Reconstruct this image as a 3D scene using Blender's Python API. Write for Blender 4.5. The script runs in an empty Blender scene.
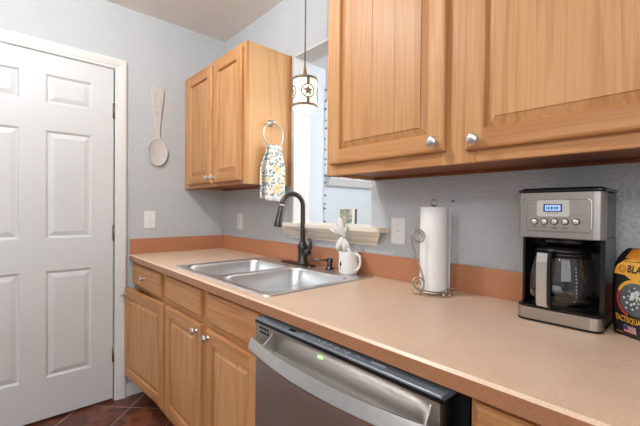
import bpy, bmesh, math, random
from mathutils import Vector, Matrix
random.seed(4)
PI = math.pi
SC = bpy.context.scene
COL = SC.collection

# ------------------------------------------------------------------ camera
cd = bpy.data.cameras.new('camera'); cam = bpy.data.objects.new('camera', cd); COL.objects.link(cam)
cd.sensor_fit = 'HORIZONTAL'; cd.sensor_width = 36.0
cd.lens = 356.859 * 36.0 / 640.0
cd.shift_y = 1.014 / 640.0
cd.clip_start = 0.02
_R = Vector((0.67166961, 0.74078765, 0.00967417)); _U = Vector((-0.015290696, 0.000806222, 0.99988277)); _F = _R.cross(_U) * -1
_m = Matrix((_R, _U, -_F)).transposed()
cam.matrix_world = Matrix.Translation((2.52315883, -1.29347406, 1.21254698)) @ _m.to_4x4()
SC.camera = cam

# ------------------------------------------------------------------ exposure, world, lamps
SC.view_settings.view_transform = 'Standard'
SC.view_settings.look = 'None'
SC.view_settings.exposure = 0.0
SC.view_settings.gamma = 1.0
SC.view_settings.use_curve_mapping = False
W = bpy.data.worlds.new('world'); SC.world = W; W.use_nodes = True
W.node_tree.nodes['Background'].inputs[0].default_value = (0.95, 0.975, 1.0, 1)
W.node_tree.nodes['Background'].inputs[1].default_value = 0.34

def lamp(name, kind, loc, energy, color, size=None, size_y=None, target=None):
    l = bpy.data.lights.new(name, kind); o = bpy.data.objects.new(name, l); COL.objects.link(o)
    o.location = loc; l.energy = energy; l.color = color
    if kind == 'AREA':
        l.size = size
        if size_y: l.shape = 'RECTANGLE'; l.size_y = size_y
        else: l.shape = 'DISK'
    elif size: l.shadow_soft_size = size
    if target is not None:
        o.rotation_euler = (Vector(target) - Vector(loc)).to_track_quat('-Z', 'Y').to_euler()
    return o
# ceiling light, two added fill lights behind the camera, daylight in the next room
lamp('ceiling_or_fill_light', 'POINT', (1.12, -1.27, 2.42), 45, (1.0, 0.99, 0.975), 0.06)
lamp('ceiling_or_fill_light', 'POINT', (2.3, -2.7, 2.2), 36, (1.0, 0.985, 0.97), 0.15)  # unseen fill lamp added to brighten the ceiling and room
lamp('added_fill_light', 'AREA', (3.7, -2.9, 1.75), 24, (0.96, 0.98, 1.0), 1.9, 1.4, (1.0, -0.3, 1.1))  # soft area fill added behind and right of the camera
lamp('next_room_daylight', 'AREA', (2.2, 2.1, 2.0), 74, (0.97, 0.985, 1.0), 1.6, 1.4, (0.3, 0.8, 1.3))

# ------------------------------------------------------------------ materials
MATS = {}
def nodes(name):
    m = bpy.data.materials.new(name); m.use_nodes = True; MATS[name] = m
    nt = m.node_tree
    return m, nt, nt.nodes['Principled BSDF']
def N(nt, typ, **kw):
    n = nt.nodes.new(typ)
    for k, v in kw.items():
        if k.startswith('i_'):
            key = k[2:]; n.inputs[int(key) if key.isdigit() else key].default_value = v
        else: setattr(n, k, v)
    return n
def srgb(r, g, b):
    f = lambda c: (c / 255 / 12.92) if c / 255 <= 0.04045 else ((c / 255 + 0.055) / 1.055) ** 2.4
    return (f(r), f(g), f(b), 1)
def coords(nt, scale, rand=False):
    tc = N(nt, 'ShaderNodeTexCoord'); mp = N(nt, 'ShaderNodeMapping'); mp.inputs['Scale'].default_value = scale
    nt.links.new(tc.outputs['Object'], mp.inputs['Vector'])
    if rand:
        oi = N(nt, 'ShaderNodeObjectInfo'); mu = N(nt, 'ShaderNodeMath', operation='MULTIPLY', i_1=7.3)
        nt.links.new(oi.outputs['Random'], mu.inputs[0])
        cb = N(nt, 'ShaderNodeCombineXYZ')
        for k in range(3): nt.links.new(mu.outputs[0], cb.inputs[k])
        nt.links.new(cb.outputs[0], mp.inputs['Location'])
    return mp.outputs[0]
def ramp(nt, fac, stops):
    r = N(nt, 'ShaderNodeValToRGB'); e = r.color_ramp.elements
    while len(e) < len(stops): e.new(0.5)
    for el, (p, c) in zip(e, stops): el.position = p; el.color = c
    nt.links.new(fac, r.inputs[0]); return r.outputs[0]
def bump(nt, bsdf, h, strength, dist):
    b = N(nt, 'ShaderNodeBump', i_Strength=strength, i_Distance=dist)
    nt.links.new(h, b.inputs['Height']); nt.links.new(b.outputs[0], bsdf.inputs['Normal'])
def mixc(nt, fac, a, b, mode='MIX'):
    m = N(nt, 'ShaderNodeMix', data_type='RGBA', blend_type=mode)
    for sock, v in ((m.inputs[0], fac), (m.inputs[6], a), (m.inputs[7], b)):
        if hasattr(v, 'links') or hasattr(v, 'is_linked'): nt.links.new(v, sock)
        else: sock.default_value = v
    return m.outputs[2]

def plain(name, col, rough=0.5, metal=0.0, noise=0.0, nscale=40, **kw):
    m, nt, b = nodes(name)
    b.inputs['Roughness'].default_value = rough; b.inputs['Metallic'].default_value = metal
    n = N(nt, 'ShaderNodeTexNoise', i_Scale=nscale, i_Detail=3.0)
    nt.links.new(coords(nt, (1, 1, 1)), n.inputs['Vector'])
    k = 1 - noise
    c = ramp(nt, n.outputs[0], [(0.3, (col[0] * k, col[1] * k, col[2] * k, 1)), (0.7, col)])
    nt.links.new(c, b.inputs['Base Color'])
    for k2, v in kw.items(): b.inputs[k2.replace('_', ' ')].default_value = v
    return m
def textured_wall(name, col, scale=95, strength=0.35, rough=0.75):
    m, nt, b = nodes(name)
    b.inputs['Roughness'].default_value = rough
    co = coords(nt, (1, 1, 1))
    n = N(nt, 'ShaderNodeTexNoise', i_Scale=scale, i_Detail=2.0, i_Roughness=0.55); nt.links.new(co, n.inputs['Vector'])
    n2 = N(nt, 'ShaderNodeTexNoise', i_Scale=3.0, i_Detail=2.0); nt.links.new(co, n2.inputs['Vector'])
    c = ramp(nt, n2.outputs[0], [(0.3, tuple(x * 0.96 for x in col[:3]) + (1,)), (0.7, col)])
    nt.links.new(c, b.inputs['Base Color'])
    h = ramp(nt, n.outputs[0], [(0.42, (0, 0, 0, 1)), (0.62, (1, 1, 1, 1))])
    bump(nt, b, h, strength, 0.004)
    return m
def wood(name, axis, light, dark, fine=1.0):
    """oak: growth bands and fine pores stretched along one axis"""
    m, nt, b = nodes(name)
    b.inputs['Roughness'].default_value = 0.45
    b.inputs['Specular IOR Level'].default_value = 0.35
    s1 = {'z': (7, 7, 0.45), 'x': (0.45, 7, 7), 'y': (7, 0.45, 7)}[axis]
    s2 = {'z': (150, 150, 3.5), 'x': (3.5, 150, 150), 'y': (150, 3.5, 150)}[axis]
    s3 = {'z': (2.2, 2.2, 0.5), 'x': (0.5, 2.2, 2.2), 'y': (2.2, 0.5, 2.2)}[axis]
    c1 = coords(nt, s1, True)
    n1 = N(nt, 'ShaderNodeTexNoise', i_Scale=1.0, i_Detail=3.0, i_Distortion=0.5); nt.links.new(c1, n1.inputs['Vector'])
    mu = N(nt, 'ShaderNodeMath', operation='MULTIPLY', i_1=44.0); nt.links.new(n1.outputs[0], mu.inputs[0])
    sn = N(nt, 'ShaderNodeMath', operation='SINE'); nt.links.new(mu.outputs[0], sn.inputs[0])
    ma = N(nt, 'ShaderNodeMath', operation='MULTIPLY_ADD', i_1=0.5, i_2=0.5); nt.links.new(sn.outputs[0], ma.inputs[0])
    n2 = N(nt, 'ShaderNodeTexNoise', i_Scale=1.0, i_Detail=2.0); nt.links.new(coords(nt, s2, True), n2.inputs['Vector'])
    n3 = N(nt, 'ShaderNodeTexNoise', i_Scale=1.0, i_Detail=1.0); nt.links.new(coords(nt, s3, True), n3.inputs['Vector'])
    base = ramp(nt, ma.outputs[0], [(0.0, light), (0.55, light), (1.0, dark)])
    pores = ramp(nt, n2.outputs[0], [(0.30, (0.74, 0.66, 0.56, 1)), (0.55, (1, 1, 1, 1))])
    tone = ramp(nt, n3.outputs[0], [(0.3, (0.90, 0.87, 0.83, 1)), (0.7, (1.04, 1.04, 1.04, 1))])
    c = mixc(nt, 0.55 * fine, base, pores, 'MULTIPLY')
    c = mixc(nt, 1.0, c, tone, 'MULTIPLY')
    nt.links.new(c, b.inputs['Base Color'])
    bump(nt, b, n2.outputs[0], 0.06, 0.001)
    return m
L1, D1 = srgb(202, 153, 104), srgb(190, 138, 90)
wood('oak_vertical', 'z', L1, D1)
wood('oak_horizontal', 'x', srgb(196, 143, 94), srgb(183, 128, 80))
wood('oak_depth', 'y', L1, D1)
wood('oak_side', 'z', srgb(214, 170, 120), srgb(205, 159, 108), 0.5)
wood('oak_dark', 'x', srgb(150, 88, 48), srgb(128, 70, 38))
wood('oak_scribe', 'z', srgb(178, 124, 76), srgb(160, 106, 62))
textured_wall('wall_paint', srgb(195, 200, 204), 80, 0.55)
textured_wall('ceiling_paint', srgb(245, 241, 237), 60, 0.25)
textured_wall('next_room_paint', srgb(220, 228, 235), 95, 0.1)
plain('white_paint', srgb(212, 215, 217), 0.42, noise=0.015)
plain('trim_paint', srgb(222, 222, 220), 0.4, noise=0.015)
plain('sill_paint', srgb(236, 226, 210), 0.4, noise=0.02)
plain('white_plastic', srgb(235, 235, 234), 0.35)
plain('slot_dark', srgb(60, 58, 56), 0.5)
plain('chrome', srgb(222, 221, 218), 0.3, 1.0)
plain('nickel', srgb(196, 194, 190), 0.28, 1.0)
plain('wire', srgb(192, 186, 177), 0.34, 1.0)
plain('hinge_metal', srgb(132, 128, 120), 0.35, 1.0)
plain('oil_bronze', srgb(88, 85, 88), 0.3, 0.9, noise=0.2)
plain('bronze_copper', srgb(92, 60, 50), 0.3, 0.85, noise=0.25)
plain('lamp_bronze', srgb(140, 122, 102), 0.5, 0.2, noise=0.2)
plain('cord_grey', srgb(104, 104, 106), 0.5)
plain('black_plastic', srgb(20, 20, 22), 0.22)
plain('black_matte', srgb(16, 16, 18), 0.6)
plain('ceramic_white', srgb(240, 240, 236), 0.15, Coat_Weight=0.4)
plain('petal_white', srgb(240, 239, 236), 0.7, noise=0.05)
plain('petal_green', srgb(196, 206, 180), 0.7, noise=0.1)
plain('paper', srgb(243, 243, 243), 0.9, noise=0.03, nscale=220)
plain('cardboard', srgb(170, 140, 105), 0.9)
plain('lcd_frame', srgb(22, 28, 48), 0.2)
plain('bezel', srgb(205, 203, 200), 0.35, 0.3)
plain('button', srgb(206, 203, 198), 0.3, 0.5)
plain('mark_dark', srgb(70, 68, 66), 0.6)
plain('mark_white', srgb(215, 222, 228), 0.6)
plain('bag_black', srgb(33, 34, 38), 0.42, noise=0.3, nscale=30)
plain('bag_yellow', srgb(226, 168, 58), 0.45, noise=0.12, nscale=60)
plain('bag_orange', srgb(206, 128, 40), 0.45, noise=0.08, nscale=50)
plain('bag_red', srgb(188, 62, 52), 0.5, noise=0.25, nscale=120)
plain('bag_grey', srgb(92, 98, 104), 0.5, noise=0.4, nscale=90)
plain('bag_light', srgb(210, 214, 214), 0.5, noise=0.1)
plain('flag_blue', srgb(48, 66, 128), 0.5)
plain('leaf_grey', srgb(122, 134, 120), 0.7, noise=0.3)
plain('ornament_dark', srgb(66, 56, 52), 0.6, noise=0.4)
plain('plaster_cream', srgb(206, 203, 200), 0.8, noise=0.12, nscale=45)

def emis(name, col, strength, base=None):
    m, nt, b = nodes(name)
    b.inputs['Base Color'].default_value = base or col
    n = N(nt, 'ShaderNodeTexNoise', i_Scale=8.0); nt.links.new(coords(nt, (1, 1, 1)), n.inputs['Vector'])
    c = ramp(nt, n.outputs[0], [(0.2, tuple(x * .92 for x in col[:3]) + (1,)), (0.8, col)])
    nt.links.new(c, b.inputs['Emission Color']); b.inputs['Emission Strength'].default_value = strength
    return m
emis('lamp_glass', (1.0, 0.90, 0.74, 1), 1.25, (0.5, 0.48, 0.44, 1))
emis('lcd_blue', srgb(140, 176, 235), 0.75)
emis('led_green', (0.35, 1.0, 0.25, 1), 1.6)

def steel(name, col, rough, axis):
    m, nt, b = nodes(name)
    b.inputs['Metallic'].default_value = 1.0
    s = {'x': (4, 400, 400), 'z': (400, 400, 4), 'y': (400, 4, 400)}[axis]
    n = N(nt, 'ShaderNodeTexNoise', i_Scale=1.0, i_Detail=2.0); nt.links.new(coords(nt, s), n.inputs['Vector'])
    c = ramp(nt, n.outputs[0], [(0.3, tuple(x * .9 for x in col[:3]) + (1,)), (0.7, col)])
    nt.links.new(c, b.inputs['Base Color'])
    r = N(nt, 'ShaderNodeMapRange', i_3=rough * .85, i_4=rough * 1.2); nt.links.new(n.outputs[0], r.inputs[0])
    nt.links.new(r.outputs[0], b.inputs['Roughness'])
    bump(nt, b, n.outputs[0], 0.05, 0.0005)
    return m
steel('steel_brushed', srgb(206, 202, 198), 0.40, 'x')
steel('steel_handle', srgb(220, 218, 215), 0.36, 'x')
plain('steel_sink', srgb(228, 230, 232), 0.36, 1.0, noise=0.03, nscale=300)
steel('steel_maker', srgb(186, 180, 174), 0.36, 'x')
plain('steel_strip', srgb(132, 142, 150), 0.35, 0.3)
steel('steel_dark', srgb(70, 68, 66), 0.4, 'x')

def glass(name, col, rough=0.0):
    m, nt, b = nodes(name)
    n = N(nt, 'ShaderNodeTexNoise', i_Scale=5.0); nt.links.new(coords(nt, (1, 1, 1)), n.inputs['Vector'])
    c = ramp(nt, n.outputs[0], [(0.2, tuple(x * .98 for x in col[:3]) + (1,)), (0.8, col)])
    nt.links.new(c, b.inputs['Base Color'])
    b.inputs['Transmission Weight'].default_value = 1.0; b.inputs['Roughness'].default_value = rough
    b.inputs['IOR'].default_value = 1.45
    return m
glass('carafe_glass', (0.95, 0.97, 0.98, 1))
plain('photo_glass', srgb(150, 170, 180), 0.08)

def laminate(name, col):
    m, nt, b = nodes(name)
    b.inputs['Roughness'].default_value = 0.34
    co = coords(nt, (1, 1, 1))
    n = N(nt, 'ShaderNodeTexNoise', i_Scale=260.0, i_Detail=2.0); nt.links.new(co, n.inputs['Vector'])
    n2 = N(nt, 'ShaderNodeTexNoise', i_Scale=14.0, i_Detail=4.0); nt.links.new(co, n2.inputs['Vector'])
    c = ramp(nt, n.outputs[0], [(0.34, tuple(x * .90 for x in col[:3]) + (1,)), (0.5, col), (0.68, tuple(min(1, x * 1.07) for x in col[:3]) + (1,))])
    t = ramp(nt, n2.outputs[0], [(0.3, (.95, .94, .93, 1)), (0.7, (1.02, 1.02, 1.02, 1))])
    nt.links.new(mixc(nt, 1.0, c, t, 'MULTIPLY'), b.inputs['Base Color'])
    bump(nt, b, n.outputs[0], 0.08, 0.0006)
    return m
laminate('laminate', srgb(226, 198, 173))
laminate('laminate_shaded', srgb(180, 123, 90))  # counter laminate again, with the shade on the splashes put into its colour
laminate('laminate_edge', srgb(170, 119, 86))

def tile_floor():
    m, nt, b = nodes('floor_tile')
    tc = N(nt, 'ShaderNodeTexCoord'); sp = N(nt, 'ShaderNodeSeparateXYZ'); nt.links.new(tc.outputs['Object'], sp.inputs[0])
    def lin(op, off):
        a = N(nt, 'ShaderNodeMath', operation=op); nt.links.new(sp.outputs[0], a.inputs[0]); nt.links.new(sp.outputs[1], a.inputs[1])
        s = N(nt, 'ShaderNodeMath', operation='SUBTRACT', i_1=off); nt.links.new(a.outputs[0], s.inputs[0])
        d = N(nt, 'ShaderNodeMath', operation='DIVIDE', i_1=0.431); nt.links.new(s.outputs[0], d.inputs[0])
        fl = N(nt, 'ShaderNodeMath', operation='FLOOR'); nt.links.new(d.outputs[0], fl.inputs[0])
        fr = N(nt, 'ShaderNodeMath', operation='FRACT'); nt.links.new(d.outputs[0], fr.inputs[0])
        c = N(nt, 'ShaderNodeMath', operation='SUBTRACT', i_1=0.5); nt.links.new(fr.outputs[0], c.inputs[0])
        ab = N(nt, 'ShaderNodeMath', operation='ABSOLUTE'); nt.links.new(c.outputs[0], ab.inputs[0])
        return fl.outputs[0], ab.outputs[0]
    f1, a1 = lin('ADD', -0.534); f2, a2 = lin('SUBTRACT', 0.85)
    mx = N(nt, 'ShaderNodeMath', operation='MAXIMUM'); nt.links.new(a1, mx.inputs[0]); nt.links.new(a2, mx.inputs[1])
    gt = N(nt, 'ShaderNodeMath', operation='GREATER_THAN', i_1=0.49); nt.links.new(mx.outputs[0], gt.inputs[0])
    cb = N(nt, 'ShaderNodeCombineXYZ'); nt.links.new(f1, cb.inputs[0]); nt.links.new(f2, cb.inputs[1])
    wn = N(nt, 'ShaderNodeTexWhiteNoise', noise_dimensions='3D'); nt.links.new(cb.outputs[0], wn.inputs[0])
    n = N(nt, 'ShaderNodeTexNoise', i_Scale=9.0, i_Detail=5.0, i_Distortion=1.2); nt.links.new(tc.outputs['Object'], n.inputs['Vector'])
    c = ramp(nt, n.outputs[0], [(0.3, srgb(64, 36, 30)), (0.5, srgb(106, 60, 44)), (0.7, srgb(140, 88, 66))])
    t = ramp(nt, wn.outputs[0], [(0, (.75, .75, .78, 1)), (1, (1.15, 1.1, 1.08, 1))])
    c = mixc(nt, 1.0, c, t, 'MULTIPLY')
    nt.links.new(mixc(nt, gt.outputs[0], c, srgb(176, 140, 118)), b.inputs['Base Color'])
    b.inputs['Roughness'].default_value = 0.3
    bump(nt, b, n.outputs[0], 0.25, 0.004)
tile_floor()

def towel_print():
    m, nt, b = nodes('towel_print'); b.inputs['Roughness'].default_value = 0.9
    tc = N(nt, 'ShaderNodeTexCoord')
    flat = N(nt, 'ShaderNodeMapping'); flat.inputs['Scale'].default_value = (0, 1, 1); nt.links.new(tc.outputs['Object'], flat.inputs[0])
    v = N(nt, 'ShaderNodeTexVoronoi', i_Scale=72.0); nt.links.new(flat.outputs[0], v.inputs['Vector'])
    lt = N(nt, 'ShaderNodeMath', operation='LESS_THAN', i_1=0.50); nt.links.new(v.outputs['Distance'], lt.inputs[0])
    sc = N(nt, 'ShaderNodeSeparateColor'); nt.links.new(v.outputs['Color'], sc.inputs[0])
    leaf = ramp(nt, sc.outputs[0], [(0.0, srgb(120, 150, 158)), (0.22, srgb(92, 112, 136)), (0.42, srgb(160, 184, 164)), (0.60, srgb(244, 240, 230)), (0.84, srgb(232, 200, 160)), (0.92, srgb(140, 172, 182))])
    leaf_n = leaf.node; leaf_n.color_ramp.interpolation = 'CONSTANT'
    c = mixc(nt, lt.outputs[0], srgb(244, 241, 233), leaf)
    for (y, z, r) in ((0.005, -0.128, 0.020), (0.012, -0.235, 0.026), (-0.055, -0.19, 0.014), (0.06, -0.185, 0.014)):
        sub = N(nt, 'ShaderNodeVectorMath', operation='DISTANCE', i_1=(0, y, z)); nt.links.new(flat.outputs[0], sub.inputs[0])
        for rr, col in ((r, srgb(242, 226, 182)), (r * .5, srgb(234, 200, 132))):
            l2 = N(nt, 'ShaderNodeMath', operation='LESS_THAN', i_1=rr); nt.links.new(sub.outputs['Value'], l2.inputs[0])
            c = mixc(nt, l2.outputs[0], c, col)
    sp = N(nt, 'ShaderNodeSeparateXYZ'); nt.links.new(tc.outputs['Object'], sp.inputs[0])
    he = N(nt, 'ShaderNodeMath', operation='LESS_THAN', i_1=-0.280); nt.links.new(sp.outputs[2], he.inputs[0])
    c = mixc(nt, he.outputs[0], c, srgb(240, 240, 238))
    nt.links.new(c, b.inputs['Base Color'])
towel_print()

def picture_print():
    m, nt, b = nodes('picture_print'); b.inputs['Roughness'].default_value = 0.3
    n = N(nt, 'ShaderNodeTexNoise', i_Scale=60.0, i_Detail=4.0); nt.links.new(coords(nt, (1, 1, 1)), n.inputs['Vector'])
    c = ramp(nt, n.outputs[0], [(0.30, srgb(62, 74, 66)), (0.45, srgb(120, 134, 118)), (0.56, srgb(164, 150, 124)), (0.66, srgb(206, 214, 212))])
    nt.links.new(c, b.inputs['Base Color'])
picture_print()

# ------------------------------------------------------------------ mesh helpers
class M:
    """collects shapes in world space; build() links them as ONE mesh object"""
    def __init__(s): s.bm = bmesh.new(); s.mi = 0; s.T = Matrix.Identity(4)
    def v(s, p): return s.bm.verts.new(s.T @ Vector(p))
    def f(s, vs, smooth=False):
        try: fc = s.bm.faces.new(vs)
        except ValueError: return None
        fc.material_index = s.mi; fc.smooth = smooth; return fc
    def box(s, x0, x1, y0, y1, z0, z1, bev=0.0, seg=2):
        vs = [s.v((x, y, z)) for x in (x0, x1) for y in (y0, y1) for z in (z0, z1)]
        fs = [s.f([vs[i] for i in q]) for q in ((0, 1, 3, 2), (4, 6, 7, 5), (0, 4, 5, 1), (2, 3, 7, 6), (0, 2, 6, 4), (1, 5, 7, 3))]
        if bev > 0:
            es = list({e for fc in fs for e in fc.edges})
            r = bmesh.ops.bevel(s.bm, geom=es, offset=bev, segments=seg, profile=0.5, affect='EDGES')
            for fc in r['faces']: fc.material_index = s.mi
        return s
    def loft(s, rings, cap0=True, cap1=True, smooth=False, closed=True):
        R = [[s.v(p) for p in r] for r in rings]; n = len(R[0])
        for a, b in zip(R, R[1:]):
            for i in range(n if closed else n - 1):
                j = (i + 1) % n; s.f([a[i], a[j], b[j], b[i]], smooth)
        if cap0: s.f(R[0][::-1])
        if cap1: s.f(R[-1])
        return s
    def lathe(s, prof, c, seg=24, axis='z', smooth=True):
        c = Vector(c); rings = []
        for r, h in prof:
            ring = []
            for i in range(seg):
                a = 2 * PI * i / seg; p, q = r * math.cos(a), r * math.sin(a)
                ring.append(c + (Vector((p, q, h)) if axis == 'z' else Vector((h, p, q)) if axis == 'x' else Vector((q, h, p))))
            rings.append(ring)
        return s.loft(rings, prof[0][0] > 1e-5, prof[-1][0] > 1e-5, smooth)
    def cyl(s, c, r, h, seg=24, axis='z', bev=0.0):
        if bev: return s.lathe([(r - bev, 0), (r, bev), (r, h - bev), (r - bev, h)], c, seg, axis)
        return s.lathe([(r, 0), (r, h)], c, seg, axis)
    def tube(s, pts, r, seg=10, closed=False, flat=None):
        pts = [Vector(p) for p in pts]; n = len(pts); rings = []
        rad = r if isinstance(r, (list, tuple)) else [r] * n
        up = None
        for i in range(n):
            t = (pts[(i + 1) % n] - pts[i - 1]) if closed else (pts[min(i + 1, n - 1)] - pts[max(i - 1, 0)])
            t.normalize()
            if up is None:
                up = Vector((0, 0, 1)) if abs(t.z) < 0.9 else Vector((1, 0, 0))
            a = (up - t * up.dot(t)).normalized(); b = t.cross(a); up = a
            fx, fy = flat or (1, 1)
            rings.append([pts[i] + a * (rad[i] * fx * math.cos(2 * PI * k / seg)) + b * (rad[i] * fy * math.sin(2 * PI * k / seg)) for k in range(seg)])
        if closed: rings.append(rings[0])
        s.loft(rings, not closed, not closed, True)
        if closed: bmesh.ops.remove_doubles(s.bm, verts=s.bm.verts, dist=1e-6)
        return s
    def ball(s, c, r, seg=16, sc=(1, 1, 1)):
        n = seg // 2; rings = []
        for i in range(1, n):
            a = PI * i / n
            rings.append([(c[0] + r * sc[0] * math.sin(a) * math.cos(2 * PI * k / seg), c[1] + r * sc[1] * math.sin(a) * math.sin(2 * PI * k / seg), c[2] - r * sc[2] * math.cos(a)) for k in range(seg)])
        return s.loft(rings, True, True, True)
    def prism(s, poly, fn, d0, d1, smooth=False):
        """polygon extruded: fn(u, v, d) -> point"""
        return s.loft([[fn(u, v, d0) for u, v in poly], [fn(u, v, d1) for u, v in poly]], True, True, smooth)
    def build(s, name, mats, parent=None, label=None, kind=None, bevel=0.0):
        bmesh.ops.recalc_face_normals(s.bm, faces=s.bm.faces)
        if parent is not None:
            off = Vector(parent['_o']) if '_o' in parent else Vector((0, 0, 0))
        else:
            xs = [v.co for v in s.bm.verts]
            lo = [min(c[i] for c in xs) for i in range(3)]; hi = [max(c[i] for c in xs) for i in range(3)]
            off = Vector(((lo[0] + hi[0]) / 2, (lo[1] + hi[1]) / 2, lo[2]))
            if kind == 'structure': off = Vector((0, 0, 0))
        for v in s.bm.verts: v.co -= off
        me = bpy.data.meshes.new(name); s.bm.to_mesh(me); s.bm.free()
        for m in ([mats] if isinstance(mats, str) else mats): me.materials.append(MATS[m])
        o = bpy.data.objects.new(name, me); COL.objects.link(o)
        if parent is not None:
            o.parent = parent
            if '_o' in parent and parent.type == 'MESH': pass
            o['_o'] = tuple(off)
        else:
            o.location = off; o['_o'] = tuple(off)
        if bevel:
            md = o.modifiers.new('bevel', 'BEVEL'); md.width = bevel; md.segments = 2; md.limit_method = 'ANGLE'
        if label: o['label'] = label
        if kind: o['kind'] = kind
        return o
def thing(name, label, cat, loc, group=None):
    o = bpy.data.objects.new(name, None); COL.objects.link(o); o.location = loc; o['_o'] = tuple(loc)
    o.empty_display_size = 0.05; o['label'] = label; o['category'] = cat
    if group: o['group'] = group
    return o
def tag(o, label, cat, group=None):
    o['label'] = label; o['category'] = cat
    if group: o['group'] = group
    return o
def structure(m, name, mats, parent=None): return m.build(name, mats, parent, None, 'structure')
def copy_tree(o, shift, label=None, parent=None):
    c = o.copy(); COL.objects.link(c)
    if parent is None:
        c.location = Vector(o.location) + Vector(shift)
        if label: c['label'] = label
    else: c.parent = parent
    for ch in list(o.children): copy_tree(ch, shift, None, c)
    return c
def rect(a, x0, x1, z0, z1, w, fn): return [fn(x0 + a, z0 + a, w), fn(x1 - a, z0 + a, w), fn(x1 - a, z1 - a, w), fn(x0 + a, z1 - a, w)]
def frame_door(m, x0, x1, z0, z1, fn, t=0.020, fw=0.052):
    """stile and rail frame, open in the middle; slot 0 upright grain, slot 1 level grain"""
    prof = [(0.0, 0.0), (0.0, t - 0.006), (0.0025, t - 0.002), (0.008, t)]
    rings = [[m.v(p) for p in rect(a, x0, x1, z0, z1, w, fn)] for a, w in prof]
    def band(A, B):
        for i in range(4):
            m.mi = 1 if i in (0, 2) else 0
            m.f([A[i], A[(i + 1) % 4], B[(i + 1) % 4], B[i]])
    for A, B in zip(rings, rings[1:]): band(A, B)
    m.mi = 0; m.f(rings[0][::-1])
    a, b = 0.008, fw
    # stiles run the full height, rails sit between them
    q = lambda ax, az, bx, bz: m.f([m.v(fn(ax, az, t)), m.v(fn(bx, az, t)), m.v(fn(bx, bz, t)), m.v(fn(ax, bz, t))])
    m.mi = 0; q(x0 + a, z0 + a, x0 + b, z1 - a); q(x1 - b, z0 + a, x1 - a, z1 - a)
    m.mi = 1; q(x0 + b, z0 + a, x1 - b, z0 + b); q(x0 + b, z1 - b, x1 - b, z1 - a)
    r2 = [[m.v(p) for p in rect(c, x0, x1, z0, z1, w, fn)] for c, w in ((fw, t), (fw + 0.003, t - 0.003), (fw + 0.006, t - 0.0135))]
    for A, B in zip(r2, r2[1:]): band(A, B)
    m.mi = 0
def raised_panel(m, x0, x1, z0, z1, fn, t=0.020, fw=0.052, bev=0.027, boards=None):
    a = fw + 0.0055
    rings = [rect(a, x0, x1, z0, z1, 0.004, fn), rect(a, x0, x1, z0, z1, t - 0.0135, fn), rect(a + bev - 0.004, x0, x1, z0, z1, t - 0.0050, fn), rect(a + bev - 0.003, x0, x1, z0, z1, t - 0.0025, fn)]
    m.loft(rings, True, False)
    c = a + bev - 0.003
    cuts = [x0 + c] + (boards or []) + [x1 - c]
    g = 0.0008
    for i, (u0, u1) in enumerate(zip(cuts, cuts[1:])):
        if i > 0: u0 += g
        if i < len(cuts) - 2: u1 -= g
        T = t - 0.0025
        m.f([m.v(fn(u0, z0 + c, T)), m.v(fn(u1, z0 + c, T)), m.v(fn(u1, z1 - c, T)), m.v(fn(u0, z1 - c, T))])
        if i < len(cuts) - 2:
            h = T - 0.0025
            m.f([m.v(fn(u1, z0 + c, T)), m.v(fn(u1 + g, z0 + c, h)), m.v(fn(u1 + g, z1 - c, h)), m.v(fn(u1, z1 - c, T))])
            m.f([m.v(fn(u1 + 2 * g, z0 + c, T)), m.v(fn(u1 + g, z0 + c, h)), m.v(fn(u1 + g, z1 - c, h)), m.v(fn(u1 + 2 * g, z1 - c, T))])
def knob(fn, u, v, w, parent, name='knob', r=0.0165):
    """mushroom knob whose axis leaves the face"""
    m = M(); prof = [(0.009, 0.0), (0.009, 0.002), (0.0052, 0.004), (0.0050, 0.013), (0.008, 0.0165), (r, 0.019), (r, 0.023), (r * .8, 0.0265), (r * .35, 0.0285), (0.0001, 0.029)]
    rings = [[fn(u + rr * math.cos(2 * PI * k / 20), v + rr * math.sin(2 * PI * k / 20), w + h) for k in range(20)] for rr, h in prof]
    m.loft(rings, True, True, True)
    return m.build(name, 'chrome', parent)
def cabinet_door(parent, x0, x1, z0, z1, fn, kx, kz, fw=0.052, boards=None, label=None):
    m = M(); frame_door(m, x0, x1, z0, z1, fn, fw=fw)
    d = m.build('door', ['oak_vertical', 'oak_horizontal'], parent, label)
    p = M(); raised_panel(p, x0, x1, z0, z1, fn, fw=fw, boards=boards); p.build('panel', 'oak_vertical', d)
    knob(fn, kx, kz, 0.0195, d)
    return d

# ------------------------------------------------------------------ room shell
H = 2.4833
T = 0.11                                     # thickness of the back wall at the pass-through
m = M(); m.box(-0.2, 4.2, -4.0, 0.0, -0.1, 0.0); structure(m, 'floor', 'floor_tile')
m = M(); m.box(-1.6, 4.2, 0.0, 4.2, -0.1, -0.001); structure(m, 'floor', 'floor_tile')
m = M(); m.box(-0.12, 4.2, -4.0, 0.0, H, H + 0.1); structure(m, 'ceiling', 'ceiling_paint')
m = M(); m.box(-1.6, 4.2, 0.0, 4.2, H, H + 0.1); structure(m, 'ceiling', 'ceiling_paint')
DY0, DY1, DZ = -1.565, -0.7485, 2.082        # pantry door hole
m = M()
m.box(-0.12, 0, DY1, 0.0, 0, H); m.box(-0.12, 0, DY0, DY1, DZ, H); m.box(-0.12, 0, -4.0, DY0, 0, H)
structure(m, 'wall_left', 'wall_paint')
OX0, OX1, OZ0, OZ1 = 0.86, 1.455, 1.118, 2.111   # pass-through opening
m = M()
m.box(-0.12, OX0, 0, T, 0, H); m.box(OX1, 4.2, 0, T, 0, H); m.box(OX0, OX1, 0, T, 0, OZ0); m.box(OX0, OX1, 0, T, OZ1, H)
structure(m, 'wall_back', 'wall_paint')
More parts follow.
